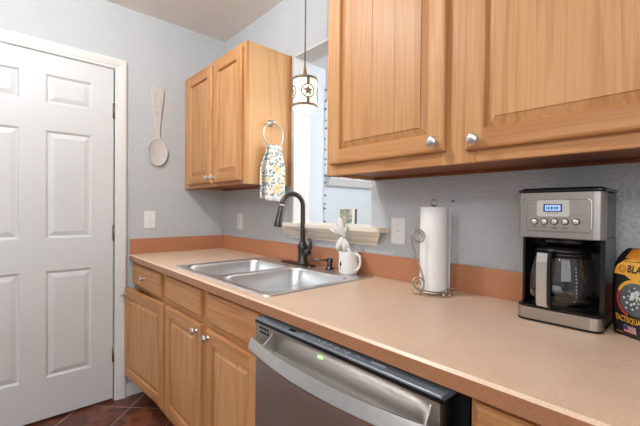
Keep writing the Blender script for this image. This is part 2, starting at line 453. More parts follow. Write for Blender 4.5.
# next room
m = M(); m.box(0.02, 0.14, T, 0.92, 0, H); structure(m, 'wall_next_near', 'next_room_paint')
m = M(); m.box(-1.5, -0.5, 0.92, 4.1, 0, H); m.box(-0.5, 0.02, T, 0.92, 0, H); structure(m, 'wall_next_far', 'next_room_paint')
m = M(); m.box(-1.5, 4.2, 4.1, 4.2, 0, H); m.box(4.1, 4.2, T, 4.1, 0, H); structure(m, 'wall_next_rear', 'next_room_paint')
# painted lining of the opening (stands out a little past the far face)
m = M()
m.box(OX0 - 0.001, OX0 + 0.006, -0.001, T + 0.012, OZ0, OZ1); m.box(OX0, OX1, -0.001, T + 0.012, OZ1 - 0.006, OZ1 + 0.001); m.box(OX1 - 0.006, OX1 + 0.001, -0.001, T + 0.012, OZ0, OZ1)
structure(m, 'trim_2', 'trim_paint')
# sill: ledge with a crown moulding under it
m = M()
sx0, sx1 = 0.79, 1.560
m.box(sx0, sx1, -0.08, 0.0, 1.115, 1.136, 0.004); m.box(OX0, OX1, -0.002, T + 0.05, 1.115, 1.136, 0.002)
prof = [(0.0, 1.050), (-0.012, 1.050), (-0.014, 1.060), (-0.020, 1.064), (-0.030, 1.072), (-0.038, 1.084), (-0.044, 1.094), (-0.056, 1.099), (-0.060, 1.106), (-0.064, 1.115), (0.0, 1.115)]
def mouldring(x, end):   # returns at the ends follow the profile
    return [(x + end * (-y) * 1.1, y, z) for y, z in prof]
m.loft([mouldring(sx0 + 0.075, -1), mouldring(sx1 - 0.075, 1)])
structure(m, 'trim_3', 'sill_paint')
# pantry door casing
m = M()
def casing_profile(): return [(0.0, 0.0), (0.0, 0.008), (0.006, 0.012), (0.016, 0.012), (0.022, 0.015), (0.048, 0.019), (0.058, 0.019), (0.066, 0.014), (0.066, 0.0)]   # (out from the hole, thickness)
cz = DZ - 0.006; y0, y1 = DY0 + 0.006, DY1 - 0.000
rings = []
for corner in ('rb', 'rt', 'lt', 'lb'):
    ring = []
    for o_, w in casing_profile():
        yy = (y1 + o_ + 0.004) if corner[0] == 'r' else (y0 - o_ - 0.004)
        zz = 0.0 if corner[1] == 'b' else cz + o_
        ring.append((w, yy, zz))
    rings.append(ring)
m.loft(rings)
structure(m, 'trim_1', 'trim_paint')
# jamb inside the hole
m = M()
m.box(-0.12, 0.0, DY1 - 0.001, DY1 + 0.012, 0, DZ); m.box(-0.12, 0.0, DY0 - 0.012, DY0 + 0.001, 0, DZ); m.box(-0.12, 0.0, DY0, DY1, DZ - 0.001, DZ + 0.012); m.box(-0.12, -0.10, DY0, DY1, 0.0, DZ)
structure(m, 'trim_4', 'trim_paint')
m = M(); m.box(0.0, 0.012, -0.680, -0.575, 0.0, 0.085, 0.003); structure(m, 'baseboard_left', 'trim_paint')

# six-panel pantry door
m = M()
fn = lambda u, v, w: (-0.040 + w, u, v)      # u = y, v = z, w outwards
sy0, sy1, sz0, sz1 = DY0 + 0.004, -0.7520, 0.014, 2.0775
cols = [(-1.424, -1.198), (-1.090, -0.864)]; rows = [(0.242, 0.852), (1.034, 1.648), (1.798, 1.963)]
t = 0.038
ys = [sy0] + [c for p in cols for c in p] + [sy1]; zs = [sz0] + [c for p in rows for c in p] + [sz1]
for i in range(5):
    for j in range(7):
        q = (ys[i], ys[i + 1], zs[j], zs[j + 1])
        if i in (1, 3) and j in (1, 3, 5):
            rg = [rect(a, *q, w, fn) for a, w in ((0, t), (0.004, t - 0.001), (0.012, t - 0.009), (0.018, t - 0.009), (0.040, t - 0.002), (0.043, t - 0.0015))]
            m.loft(rg, False, True)
        else: m.f([m.v(p) for p in rect(0, *q, t, fn)])
m.loft([rect(0, sy0, sy1, sz0, sz1, 0.0, fn), rect(0, sy0, sy1, sz0, sz1, t, fn)], True, False)
door = structure(m, 'door_1', 'white_paint')
for z in (1.817, 1.054, 0.293):
    m = M(); m.cyl((0.004, -0.7495, z - 0.045), 0.0065, 0.09, 12); m.box(-0.003, 0.001, -0.757, -0.752, z - 0.044, z + 0.044)
    m.ball((0.004, -0.7495, z + 0.047), 0.006, 10); m.ball((0.004, -0.7495, z - 0.047), 0.006, 10)
    h = m.build('hinge', 'hinge_metal', door, 'grey metal hinge'); h['kind'] = 'structure'

# ------------------------------------------------------------------ cabinets
FY = -0.625                                   # plane of the base face frames
def front(yp): return lambda u, v, w: (u, yp - w, v)
def carcass(x0, x1, ydep, yf, z0, z1, opens, mid=None, toe=0.0):
    """box with a face frame; opens = list of (x0,x1,z0,z1) dark openings behind the doors"""
    m = M()
    m.mi = 2
    m.box(x0, x1, yf + 0.018, ydep, z0 + toe, z1)
    if toe: m.box(x0, x1, yf + 0.075, ydep, 0.0, z0 + toe)
    return m
def face_frame(m, x0, x1, z0, z1, yf, stiles, rails):
    for a, b in stiles: m.mi = 0; m.box(a, b, yf, yf + 0.0185, z0, z1, 0.0012, 1)
    for a, b, c, d in rails: m.mi = 1; m.box(a, b, yf + 0.0004, yf + 0.0185, c, d, 0.0012, 1)
CM = ['oak_vertical', 'oak_horizontal', 'oak_side', 'oak_dark']
GB = 'oak base cabinets under the counter'; GU = 'oak wall cabinets'

# base cabinet beside the pantry door
c1 = thing('base_cabinet', 'oak base cabinet next to the white door, its door standing ajar', 'cabinet', (0.29, -0.31, 0), GB)
m = M(); m.mi = 2
X0, X1 = 0.006, 0.573
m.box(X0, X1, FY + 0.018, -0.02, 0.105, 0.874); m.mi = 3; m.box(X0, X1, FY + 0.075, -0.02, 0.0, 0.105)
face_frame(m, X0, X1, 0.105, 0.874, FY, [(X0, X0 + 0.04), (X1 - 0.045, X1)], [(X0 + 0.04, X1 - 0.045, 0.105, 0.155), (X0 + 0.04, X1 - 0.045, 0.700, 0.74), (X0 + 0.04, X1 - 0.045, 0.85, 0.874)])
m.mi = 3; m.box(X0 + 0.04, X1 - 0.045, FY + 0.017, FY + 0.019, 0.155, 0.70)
m.build('body', CM, c1)
def drawer(parent, x0, x1, z0, z1, kn=True):
    m = M(); fn = front(FY)
    rg = [rect(a, x0, x1, z0, z1, w, fn) for a, w in ((0, 0), (0, 0.013), (0.003, 0.0175), (0.009, 0.020))]
    m.loft(rg); d = m.build('drawer_front', 'oak_horizontal', parent)
    if kn: knob(fn, (x0 + x1) / 2, (z0 + z1) / 2, 0.0195, d, r=0.015)
    return d
drawer(c1, 0.010, 0.526, 0.730, 0.860)
ang = math.radians(4.9); hx, hy = 0.585, FY - 0.001
def ajar(u, v, w):
    dx, dy = u - hx, -w
    return (hx + dx * math.cos(ang) - dy * math.sin(ang), hy + dx * math.sin(ang) + dy * math.cos(ang), v)
cabinet_door(c1, 0.017, 0.585, 0.150, 0.708, ajar, 0.050, 0.672)

# sink base
c2 = thing('base_cabinet', 'oak sink base cabinet with two doors and two false drawer fronts', 'cabinet', (1.05, -0.31, 0), GB)
m = M(); X0, X1 = 0.574, 1.520
m.mi = 2
m.box(X0, X0 + 0.016, FY + 0.018, -0.02, 0.105, 0.874); m.box(X1 - 0.016, X1, FY + 0.018, -0.02, 0.105, 0.874); m.box(X0, X1, FY + 0.018, -0.02, 0.105, 0.12); m.box(X0, X1, -0.03, -0.02, 0.105, 0.874)
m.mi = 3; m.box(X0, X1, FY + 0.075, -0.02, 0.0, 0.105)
face_frame(m, X0, X1, 0.105, 0.874, FY, [(X0, X0 + 0.055), (1.030, 1.112), (X1 - 0.034, X1)], [(X0 + .055, 1.03, z0, z1) for z0, z1 in ((0.105, 0.155), (0.700, 0.755), (0.85, 0.874))] + [(1.112, X1 - .034, z0, z1) for z0, z1 in ((0.105, 0.155), (0.700, 0.755), (0.85, 0.874))])
m.build('body', CM, c2)
fb = front(FY)
drawer(c2, 0.618, 1.038, 0.745, 0.860, False); drawer(c2, 1.106, 1.502, 0.738, 0.860, False)
cabinet_door(c2, 0.617, 1.042, 0.150, 0.710, fb, 1.012, 0.680); cabinet_door(c2, 1.100, 1.500, 0.150, 0.708, fb, 1.128, 0.678)

# base cabinet right of the dishwasher
c3 = thing('base_cabinet', 'oak base cabinet under the counter to the right of the dishwasher', 'cabinet', (2.6, -0.31, 0), GB)
m = M(); X0, X1 = 2.220, 3.0
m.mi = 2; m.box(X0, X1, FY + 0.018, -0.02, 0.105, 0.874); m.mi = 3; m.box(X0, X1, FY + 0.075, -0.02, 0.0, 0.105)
face_frame(m, X0, X1, 0.105, 0.874, FY, [(X0, X0 + 0.03), (X1 - 0.03, X1)], [(X0 + .03, X1 - .03, z0, z1) for z0, z1 in ((0.105, 0.155), (0.700, 0.74), (0.864, 0.874))])
m.build('body', CM, c3)
drawer(c3, 2.232, 2.98, 0.735, 0.860); cabinet_door(c3, 2.232, 2.98, 0.150, 0.708, fb, 2.27, 0.68)

# upper cabinet by the corner
u1 = thing('wall_cabinet', 'oak wall cabinet in the corner with a towel ring on its side', 'cabinet', (0.416, -0.15, 1.349), GU)
def upper(parent, X0, X1, yf, z0, z1, stiles, side_scribe=None):
    m = M(); m.mi = 2
    m.box(X0, X1, yf + 0.018, -0.001, z0 + 0.012, z1)
    m.box(X0, X0 + 0.014, yf + 0.018, -0.001, z0, z0 + 0.012); m.box(X1 - 0.014, X1, yf + 0.018, -0.001, z0, z0 + 0.012)
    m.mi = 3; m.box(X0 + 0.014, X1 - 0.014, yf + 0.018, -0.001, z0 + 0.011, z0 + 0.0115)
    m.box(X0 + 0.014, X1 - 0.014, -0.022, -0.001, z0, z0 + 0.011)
    rr = []
    for a, b in zip(stiles, stiles[1:]):
        rr += [(a[1], b[0], z0, z0 + 0.05), (a[1], b[0], z1 - 0.05, z1)]
    face_frame(m, X0, X1, z0, z1, yf, stiles, rr)
    return m.build('body', CM, parent)
Z0, Z1 = 1.349, 2.117
upper(u1, 0.001, 0.833, -0.303, Z0, Z1, [(0.001, 0.10), (0.44, 0.495), (0.80, 0.833)])
m = M(); m.box(0.8325, 0.840, -0.020, -0.001, Z0, Z1 - 0.002, 0.001, 1); m.build('scribe_strip', 'oak_scribe', u1, 'darker oak strip along the wall')
fu = front(-0.303)
cabinet_door(u1, 0.082, 0.450, 1.372, 2.085, fu, 0.428, 1.402); cabinet_door(u1, 0.483, 0.812, 1.368, 2.085, fu, 0.503, 1.402)

# upper cabinet over the counter
u2 = thing('wall_cabinet', 'large oak wall cabinet hanging above the coffee maker', 'cabinet', (2.2, -0.15, 1.349), GU)
upper(u2, 1.4727, 2.95, -0.3055, Z0, Z1, [(1.4727, 1.525), (1.97, 2.075), (2.90, 2.95)])
fu2 = front(-0.3055)
cabinet_door(u2, 1.503, 1.990, 1.389, 2.090, fu2, 1.962, 1.417, boards=[1.715, 1.810]); cabinet_door(u2, 2.052, 2.925, 1.383, 2.090, fu2, 2.083, 1.408)

# ------------------------------------------------------------------ counter with splashes
ct = thing('countertop', 'tan laminate countertop with backsplash and a sink set into it', 'countertop', (1.6, -0.32, 0.876))
CX1, CY0, ZT = 3.0, -0.660, 0.914
SX0, SX1, SY0, SY1 = 0.684, 1.497, -0.604, -0.048     # cut-out
m = M(); b0 = CY0 + 0.012
m.box(0.002, SX0, b0, -0.002, 0.877, ZT); m.box(SX1, CX1, b0, -0.002, 0.877, ZT); m.box(SX0, SX1, b0, SY0, 0.877, ZT); m.box(SX0, SX1, SY1, -0.002, 0.877, ZT)
m.build('worktop', 'laminate', ct)
m = M()
pr = [(b0, 0.877), (CY0 + 0.002, 0.876), (CY0, 0.878), (CY0, ZT - 0.006)]
m.mi = 1; m.loft([[(0.002, y, z) for y, z in pr + [(b0, ZT - 0.006)]], [(CX1, y, z) for y, z in pr + [(b0, ZT - 0.006)]]])
m.mi = 0; m.loft([[(x, y, z) for y, z in ((CY0, ZT - 0.006), (CY0 + 0.006, ZT), (b0, ZT), (b0, ZT - 0.006))] for x in (0.002, CX1)])
m.build('front_edge', ['laminate', 'laminate_edge'], ct, 'darker bevelled front edge')
m = M(); m.box(0.019, CX1, -0.019, -0.001, ZT, 1.0134, 0.0025); m.build('backsplash', 'laminate_shaded', ct)
m = M(); m.box(0.001, 0.019, -0.659, -0.001, ZT, 1.0134, 0.0025); m.build('side_splash', 'laminate_shaded', ct)

# ------------------------------------------------------------------ sink
sk = thing('kitchen_sink', 'double-bowl stainless steel sink set into the tan counter', 'sink', (1.09, -0.32, 0.72))
def rrect(x0, x1, y0, y1, r, z, n=6):
    P = []
    for cx, cy, a0 in ((x1 - r, y1 - r, 0), (x0 + r, y1 - r, 90), (x0 + r, y0 + r, 180), (x1 - r, y0 + r, 270)):
        for k in range(n + 1):
            a = math.radians(a0 + 90 * k / n); P.append((cx + r * math.cos(a), cy + r * math.sin(a), z))
    return P
BL = (0.698, 1.058, -0.590, -0.152); BR = (1.086, 1.484, -0.590, -0.152)
m = M()
RO = (0.668, 1.513, -0.618, -0.034)
zr = 0.9185
# rim: flat plates around the bowls with a rolled outer edge
m.loft([rrect(*RO, 0.03, ZT - 0.001), rrect(*RO, 0.03, ZT + 0.002), rrect(RO[0] + .006, RO[1] - .006, RO[2] + .006, RO[3] - .006, 0.028, zr + 0.001), rrect(RO[0] + .013, RO[1] - .013, RO[2] + .013, RO[3] - .013, 0.026, zr - 0.0005)], False, False, True)
def plate(outer, hole, r):
    """flat rim between a rectangle and a rounded hole"""
    x0, x1, y0, y1 = outer; n = 6
    H_ = rrect(*hole, r, zr - 0.0005, n); O_ = []
    for (cx, cy), k in (((x1, y1), 0), ((x0, y1), 1), ((x0, y0), 2), ((x1, y0), 3)): O_ += [(cx, cy, zr - 0.0005)] * (n + 1)
    A = [m.v(p) for p in H_]; B = [m.v(p) for p in O_]
    k = len(A)
    for i in range(k):
        j = (i + 1) % k
        if (Vector(O_[i]) - Vector(O_[j])).length < 1e-6: m.f([A[i], A[j], B[i]])
        else: m.f([A[i], A[j], B[j], B[i]])
ix0, ix1, iy0, iy1 = RO[0] + .013, RO[1] - .013, RO[2] + .013, RO[3] - .013
xm = 1.072
plate((ix0, xm, iy0, -0.136), BL, 0.065); plate((xm, ix1, iy0, -0.136), BR, 0.065); m.f([m.v(p) for p in ((ix0, -0.136, zr - .0005), (ix1, -0.136, zr - .0005), (ix1, iy1, zr - .0005), (ix0, iy1, zr - .0005))])
m.build('rim', 'steel_sink', sk)
for B in (BL, BR):
    m = M(); x0, x1, y0, y1 = B
    rg = []
    for ins, z in ((0, zr - 0.0005), (0.004, zr - 0.003), (0.008, zr - 0.012), (0.014, zr - 0.09), (0.020, zr - 0.150), (0.034, zr - 0.172), (0.060, zr - 0.182)):
        rg.append(rrect(x0 + ins, x1 - ins, y0 + ins, y1 - ins, max(0.065 - ins * .2, 0.03), z))
    m.loft(rg, False, True, True)
    bw = m.build('bowl', 'steel_sink', sk)
    m = M(); cx, cy = (x0 + x1) / 2, (y0 + y1) / 2
    m.lathe([(0.045, 0.0), (0.045, 0.002), (0.038, 0.003), (0.030, -0.004), (0.0001, -0.004)], (cx, cy, zr - 0.1815)); m.build('drain', 'chrome', bw)

# faucet
fz = zr - 0.0005
fc = thing('kitchen_faucet', 'dark bronze gooseneck pull-down faucet behind the sink', 'faucet', (1.045, -0.085, fz))
m = M(); m.loft([rrect(0.880, 1.150, -0.112, -0.058, 0.026, fz), rrect(0.880, 1.150, -0.112, -0.058, 0.026, fz + 0.004), rrect(0.886, 1.144, -0.106, -0.064, 0.020, fz + 0.008)], True, True, True); m.build('deck_plate', 'bronze_copper', fc)
fx, fy = 1.052, -0.082
m = M(); m.lathe([(0.030, 0.007), (0.029, 0.012), (0.0255, 0.016), (0.0245, 0.06), (0.0255, 0.085), (0.027, 0.092), (0.027, 0.100), (0.022, 0.112), (0.0165, 0.122), (0.0145, 0.128)], (fx, fy, fz)); m.build('body', 'oil_bronze', fc)
m = M(); pts = [(fx, fy, fz + 0.12), (fx, fy, fz + 0.18), (fx, fy, fz + 0.24)]
R_ = 0.062; zc = fz + 0.314
pts += [(fx - 0.02 * (1 - math.cos(a)) / 2, fy - R_ + R_ * math.cos(a), zc + R_ * math.sin(a)) for a in [math.radians(d) for d in range(0, 177, 11)]]
m.tube(pts, 0.0130, 14); m.build('gooseneck', 'oil_bronze', fc)
e = Vector(pts[-1]); d = (Vector(pts[-1]) - Vector(pts[-2])).normalized()
d = (d + Vector((0, -0.05, 0))).normalized()
m = M(); m.tube([e - d * 0.002, e + d * 0.006], 0.0142, 14); m.build('collar', 'chrome', fc, 'bright metal ring')
m = M(); m.tube([e + d * x for x in (0.006, 0.03, 0.06, 0.092, 0.110, 0.116)], [0.0138, 0.0142, 0.017, 0.0205, 0.0215, 0.0195], 16); m.build('spray_head', 'oil_bronze', fc)
m = M(); hz = fz + 0.072
m.tube([(fx + 0.018, fy - .002, hz), (fx + 0.040, fy - .004, hz + .001), (fx + 0.055, fy - .006, hz + .002), (fx + 0.062, fy - .006, hz + .002)], [0.017, 0.0185, 0.018, 0.011], 16)
m.tube([(fx + 0.050, fy - .006, hz + 0.006), (fx + 0.072, fy - .010, hz + 0.024), (fx + 0.078, fy - .012, hz + 0.050), (fx + 0.070, fy - .012, hz + 0.074)], [0.0125, 0.0105, 0.009, 0.0075], 12)
m.build('lever_handle', 'oil_bronze', fc)

sd = thing('soap_dispenser', 'small dark soap dispenser between the faucet and the white mug', 'soap dispenser', (1.245, -0.066, fz))
m = M(); m.lathe([(0.022, 0.0), (0.022, 0.004), (0.017, 0.008), (0.013, 0.014), (0.0125, 0.028), (0.016, 0.034), (0.016, 0.050), (0.012, 0.054), (0.0001, 0.055)], (1.245, -0.066, fz)); m.build('pump_body', 'oil_bronze', sd)
m = M(); m.tube([(1.243, -0.068, fz + 0.043), (1.215, -0.095, fz + 0.044), (1.182, -0.118, fz + 0.045), (1.174, -0.124, fz + 0.040)], [0.0055, 0.005, 0.0045, 0.004], 10); m.build('spout', 'oil_bronze', sd)

# mug with white fabric flowers
mx, my = 1.388, -0.084
mg = thing('mug', 'white ceramic mug holding white fabric flowers, standing on the sink corner', 'mug', (mx, my, fz))
m = M(); m.lathe([(0.0001, 0.003), (0.033, 0.003), (0.034, 0.0), (0.040, 0.001), (0.046, 0.012), (0.0475, 0.035), (0.045, 0.062), (0.0445, 0.085), (0.0475, 0.104), (0.046, 0.1055), (0.0435, 0.1035), (0.0405, 0.085), (0.0415, 0.062), (0.0435, 0.035), (0.040, 0.014), (0.0001, 0.008)], (mx, my, fz), 28); m.build('cup', 'ceramic_white', mg)
hd = Vector((0.92, -0.05, 0)).normalized()
m = M(); m.tube([Vector((mx, my, fz)) + hd * a + Vector((0, 0, z)) for a, z in ((0.040, 0.090), (0.058, 0.097), (0.074, 0.086), (0.078, 0.062), (0.070, 0.038), (0.056, 0.024), (0.040, 0.020))], 0.0062, 10); m.build('handle', 'ceramic_white', mg)
mr = Vector((0.672, 0.741, 0)); cf = Vector((0.741, -0.672, 0))   # mug: facing the room
m = M()
for k, (a, z, h) in enumerate(((-1.02, 0.045, 0.016), (-0.93, 0.050, 0.022), (-0.84, 0.046, 0.014), (-0.93, 0.030, 0.010))):
    dd = mr * math.sin(a) + cf * math.cos(a); c = Vector((mx, my, fz + z)) + dd * 0.0468
    m.tube([c - Vector((0, 0, h * .5)), c + Vector((0, 0, h * .5))], 0.0016, 6)
m.build('printed_lettering', 'mark_dark', mg)
fl = thing('flower_bunch', 'bunch of white fabric flowers with ribbon leaning in the mug', 'flowers', (mx, my, fz + 0.02))
base = Vector((mx - 0.006, my + 0.002, fz + 0.02))
def at(r_, u_, f_=0.0): return Vector((mx, my, fz)) + mr * r_ + cf * f_ + Vector((0, 0, u_))
def petal(m, root, tip, w, bulge):
    root, tip = Vector(root), Vector(tip); ax = tip - root; sd_ = ax.cross(cf).normalized(); ring = []
    for i in range(7):
        s_ = i / 6; wd = w * math.sin(PI * (0.08 + 0.84 * s_)) ; c = root + ax * s_ + cf * bulge * math.sin(PI * s_)
        ring.append([c - sd_ * wd, c - sd_ * wd * .4 + cf * 0.005, c + sd_ * wd * .4 + cf * 0.005, c + sd_ * wd, c + sd_ * wd * .4 - cf * 0.002, c - sd_ * wd * .4 - cf * 0.002])
    m.loft(ring, True, True, True)
m = M()
for a, b in (((0.0, 0.03), (-0.030, 0.17)), ((0.004, 0.03), (-0.012, 0.16)), ((-0.004, 0.03), (-0.055, 0.20))): m.tube([at(a[0], a[1]), at((a[0] + b[0]) / 2 - .004, (a[1] + b[1]) / 2), at(*b)], 0.0035, 8)
m.build('stem', 'petal_green', fl)
for r0, u0, r1, u1, w, bl in ((-0.020, 0.172, -0.078, 0.236, 0.018, 0.010), (-0.024, 0.175, -0.042, 0.262, 0.017, 0.014), (-0.022, 0.176, -0.012, 0.232, 0.015, 0.012), (-0.030, 0.180, -0.088, 0.208, 0.013, 0.006)):
    m = M(); petal(m, at(r0, u0, .004), at(r1, u1, .004), w, bl); m.build('petal', 'petal_white', fl)
for r0, u0, r1, u1, w, bl in ((-0.024, 0.172, -0.056, 0.110, 0.017, 0.012), (-0.022, 0.170, 0.004, 0.098, 0.016, 0.016), (-0.022, 0.165, -0.016, 0.090, 0.013, 0.020), (-0.015, 0.140, 0.022, 0.075, 0.011, 0.022)):
    m = M(); petal(m, at(r0, u0, .010), at(r1, u1, .010), w, bl); m.build('ribbon_loop', 'petal_white', fl)
m = M(); m.ball(at(-0.022, 0.174, 0.016), 0.011, 12); m.build('ribbon_knot', 'petal_green', fl)

# ------------------------------------------------------------------ dishwasher
dw = thing('dishwasher', 'stainless steel dishwasher with a bowed handle under the counter', 'dishwasher', (1.86, -0.34, 0))
DX0, DX1, DF = 1.536, 2.184, -0.672
m = M(); m.box(DX0 + 0.012, 2.205, -0.600, -0.03, 0.02, 0.868); m.box(DX0 + 0.004, DX1 - 0.004, -0.64, -0.600, 0.06, 0.862); m.build('tub', 'black_matte', dw)
m = M(); m.box(DX0 + 0.02, DX1 - 0.02, -0.60, -0.585, 0.0, 0.095); m.build('toe_kick', 'black_plastic', dw)
# door skin with a hollow scooped behind the handle
m = M()
zs_ = [(0.10, 0), (0.70, 0), (0.745, 0)] + [(0.760, 0.006), (0.775, 0.016), (0.790, 0.020), (0.806, 0.018), (0.822, 0.010), (0.834, 0.003), (0.843, 0.0), (0.850, 0.0)]
xs_ = [DX0, DX0 + .075] + [DX0 + 0.09 + 0.505 * k / 12 for k in range(13)] + [DX1 - 0.022, DX1]
def depth(x):
    a = min((x - (DX0 + .075)) / .03, (DX1 - .022 - x) / .03); return max(0, min(1, a))
G = [[m.v((x, DF + d_ * (3 * depth(x) ** 2 - 2 * depth(x) ** 3), z)) for z, d_ in zs_] for x in xs_]
for A, B in zip(G, G[1:]):
    for i in range(len(zs_) - 1): m.f([A[i], B[i], B[i + 1], A[i + 1]], True)
m.box(DX0, DX0 + 0.002, DF + 0.0, -0.641, 0.10, 0.850); m.box(DX1 - 0.002, DX1, DF + 0.0, -0.641, 0.10, 0.850); m.box(DX0, DX1, -0.645, -0.641, 0.10, 0.850)
dp = m.build('door_panel', 'steel_brushed', dw)
m = M(); m.box(DX1, DX1 + 0.006, DF + 0.006, -0.641, 0.10, 0.852); m.build('side_trim', 'steel_dark', dw)
m = M(); m.box(DX0, DX1 + 0.002, DF - 0.003, -0.612, 0.850, 0.864, 0.0015, 1); cs = m.build('control_strip', 'steel_strip', dw, 'dark grey top control strip')
m = M(); m.box(DX0, DX1 + 0.002, DF - 0.0036, DF + 0.004, 0.8495, 0.8585); m.build('strip_edge', 'black_plastic', cs, 'dark lower edge of the control strip')
m = M(); m.box(1.700, 1.728, -0.668, -0.656, 0.8635, 0.8646); m.build('display_window', 'black_plastic', cs)
for q in [(x, x + 0.008, -0.655, -0.651) for x in (1.755, 1.775, 1.795, 1.815, 1.838, 1.858, 1.885, 1.91, 1.925, 1.955)] + [(x + 0.001, x + 0.006, -0.664, -0.661) for x in (1.755, 1.795, 1.838, 1.885, 1.925)] + [(2.000 + k * 0.0058, 2.0042 + k * 0.0058, -0.657, -0.651) for k in range(7)]:
    m = M(); m.box(*q, 0.8638, 0.8645); m.build('printed_mark', 'mark_white', cs)
for r_ in range(2):
    for k in range(4):
        m = M(); x = 1.556 + k * 0.0135 + r_ * 0.002; z = 0.837 - r_ * 0.0125
        m.box(x, x + 0.010, DF - 0.001, DF + 0.002, z - 0.0034, z + 0.0034); m.build('vent_slot', 'black_matte', dp)
m = M(); m.box(1.832, 1.848, DF + 0.001, DF + 0.014, 0.825, 0.831, 0.001, 1); m.build('indicator_light', 'led_green', dp, 'small lit green indicator')
# bowed handle
m = M(); rg = []; HX0, HX1 = 1.545, 2.176
for k in range(33):
    s_ = k / 32; x = HX0 + (HX1 - HX0) * s_; yb = -0.698 - 0.036 * (1 - (2 * s_ - 1) ** 2)
    z1 = 0.808; z0 = 0.771; zf = 0.780
    rg.append([(x, DF + .004, z0 - 0.016), (x, yb + 0.004, z0 - 0.004), (x, yb - .009, z0), (x, yb - .0105, z0 + 0.008), (x, yb + .001, z1 - 0.004), (x, yb + 0.003, z1), (x, yb + 0.008, z1), (x, yb + 0.010, z1 - 0.004), (x, yb + 0.011, zf), (x, DF + .004, zf)])
m.loft(rg, True, True, False)
hb = m.build('handle', 'steel_handle', dw)
for x0, x1 in ((1.626, 1.6295), (2.160, 2.1635)):
    m = M(); s_ = ((x0 + x1) / 2 - HX0) / (HX1 - HX0); yb = -0.698 - 0.036 * (1 - (2 * s_ - 1) ** 2)
    m.prism([(DF + .006, 0.843), (DF - 0.001, 0.836), (DF - .008, 0.824), (yb + 0.009, 0.807), (yb + 0.009, 0.77), (DF + .006, 0.77)], lambda u, v, d_: (d_, u, v), x0, x1); m.build('handle_bracket', 'steel_handle', hb)

# ------------------------------------------------------------------ coffee maker
cm = thing('coffee_maker', 'stainless and black drip coffee maker with a blue display on the counter', 'coffee maker', (2.252, -0.11, ZT))
KX0, KX1, KF, KB = 2.151, 2.346, -0.205, -0.026
def shell(z0, z1, f_, r=0.022, ins=0.0, k0=KX0, k1=KX1, back=KB): return [rrect(k0 + i, k1 - i, f_ + i, back - i, r, z, 5) for i, z in ((ins, z0), (0, z0 + ins), (0, z1 - ins), (ins, z1))]
m = M(); m.loft(shell(ZT + 0.0005, ZT + 0.006, KF - 0.004, 0.024, 0.001)); m.loft(shell(ZT + 0.037, ZT + 0.043, KF + 0.002, 0.022, 0.002)); m.build('base_plate', 'black_plastic', cm)
m = M(); m.loft(shell(ZT + 0.006, ZT + 0.037, KF - 0.002, 0.024, 0.0005, back=-0.150), smooth=False); m.build('base_band', 'steel_maker', cm)
m = M(); m.lathe([(0.070, 0.0), (0.070, 0.003), (0.064, 0.004), (0.0001, 0.004)], (2.243, -0.128, ZT + 0.043), 32); m.build('hot_plate', 'black_matte', cm)
m = M(); m.box(KX0 + .004, KX1 - .004, -0.052, KB, ZT + 0.036, 1.145); m.box(KX0 + .002, KX0 + .008, -0.16, KB, ZT + 0.036, 1.145); m.box(KX1 - .012, KX1 - .002, -0.17, KB, ZT + 0.036, 1.145); m.build('column', 'black_plastic', cm)
m = M(); m.box(KX0 + .003, KX1 - .003, -0.155, KB, ZT + .005, ZT + .038, 0.003); m.build('base_rear', 'black_plastic', cm)
m = M(); m.box(KX0 + .003, KX1 - .003, -0.155, KB, 1.143, 1.266, 0.004); m.build('head_rear', 'black_plastic', cm)
m = M(); m.loft(shell(1.143, 1.266, KF, 0.020, 0.002, back=-0.150), smooth=False); hdv = m.build('brew_head', 'steel_maker', cm)
m = M(); m.lathe([(0.055, 0.0), (0.062, -0.012), (0.045, -0.022), (0.0001, -0.022)], (2.250, -0.120, 1.1435), 28); m.build('filter_basket', 'black_plastic', cm)
m = M(); m.loft(shell(1.266, 1.273, KF - 0.003, 0.020, 0.001, KX0 - .002, KX1 + .002)); rg = shell(1.273, 1.277, KF + 0.006, 0.02, 0.002, KX0 + .006, KX1 - .006); m.loft(rg); m.build('lid', 'black_plastic', cm)
def rrz(x0, x1, z0, z1, r, y): return [(p[0], y, p[1]) for p in rrect(x0, x1, z0, z1, r, 0, 5)]
m = M(); A = (2.174, 2.322, 1.160, 1.248)
m.loft([rrz(*A, 0.012, KF), rrz(*A, 0.012, KF - .002), rrz(A[0] + .002, A[1] - .002, A[2] + .002, A[3] - .002, 0.011, KF - .0028), rrz(A[0] + .0035, A[1] - .0035, A[2] + .0035, A[3] - .0035, 0.010, KF - .0012)], True, True, False); m.build('control_panel', 'steel_maker', hdv)
m = M(); B = (2.2015, 2.2755, 1.2000, 1.2450); m.loft([rrz(*B, 0.006, KF - .001), rrz(*B, 0.006, KF - .0035), rrz(B[0] + .001, B[1] - .001, B[2] + .001, B[3] - .001, 0.005, KF - .0042)]); bz = m.build('display_bezel', 'bezel', hdv)
m = M(); m.box(2.2175, 2.2595, KF - .0050, KF - .004, 1.2135, 1.2335); m.build('display_frame', 'lcd_frame', bz)
m = M(); m.box(2.2210, 2.2565, KF - .0056, KF - .0049, 1.2160, 1.2310); m.build('display_screen', 'lcd_blue', bz, 'lit blue screen')
for x, w in ((2.2245, .002), (2.2285, .003), (2.2345, .003), (2.2385, .0012), (2.2425, .003), (2.2475, .003)): m = M(); m.box(x, x + w, KF - .0060, KF - .0055, 1.2195, 1.2265); m.build('display_digit', 'lcd_frame', bz)
for x in (2.226, 2.231, 2.237, 2.242, 2.247): m = M(); m.box(x, x + .0035, KF - .0046, KF - .0041, 1.2085, 1.2098); m.build('printed_mark', 'mark_dark', bz)
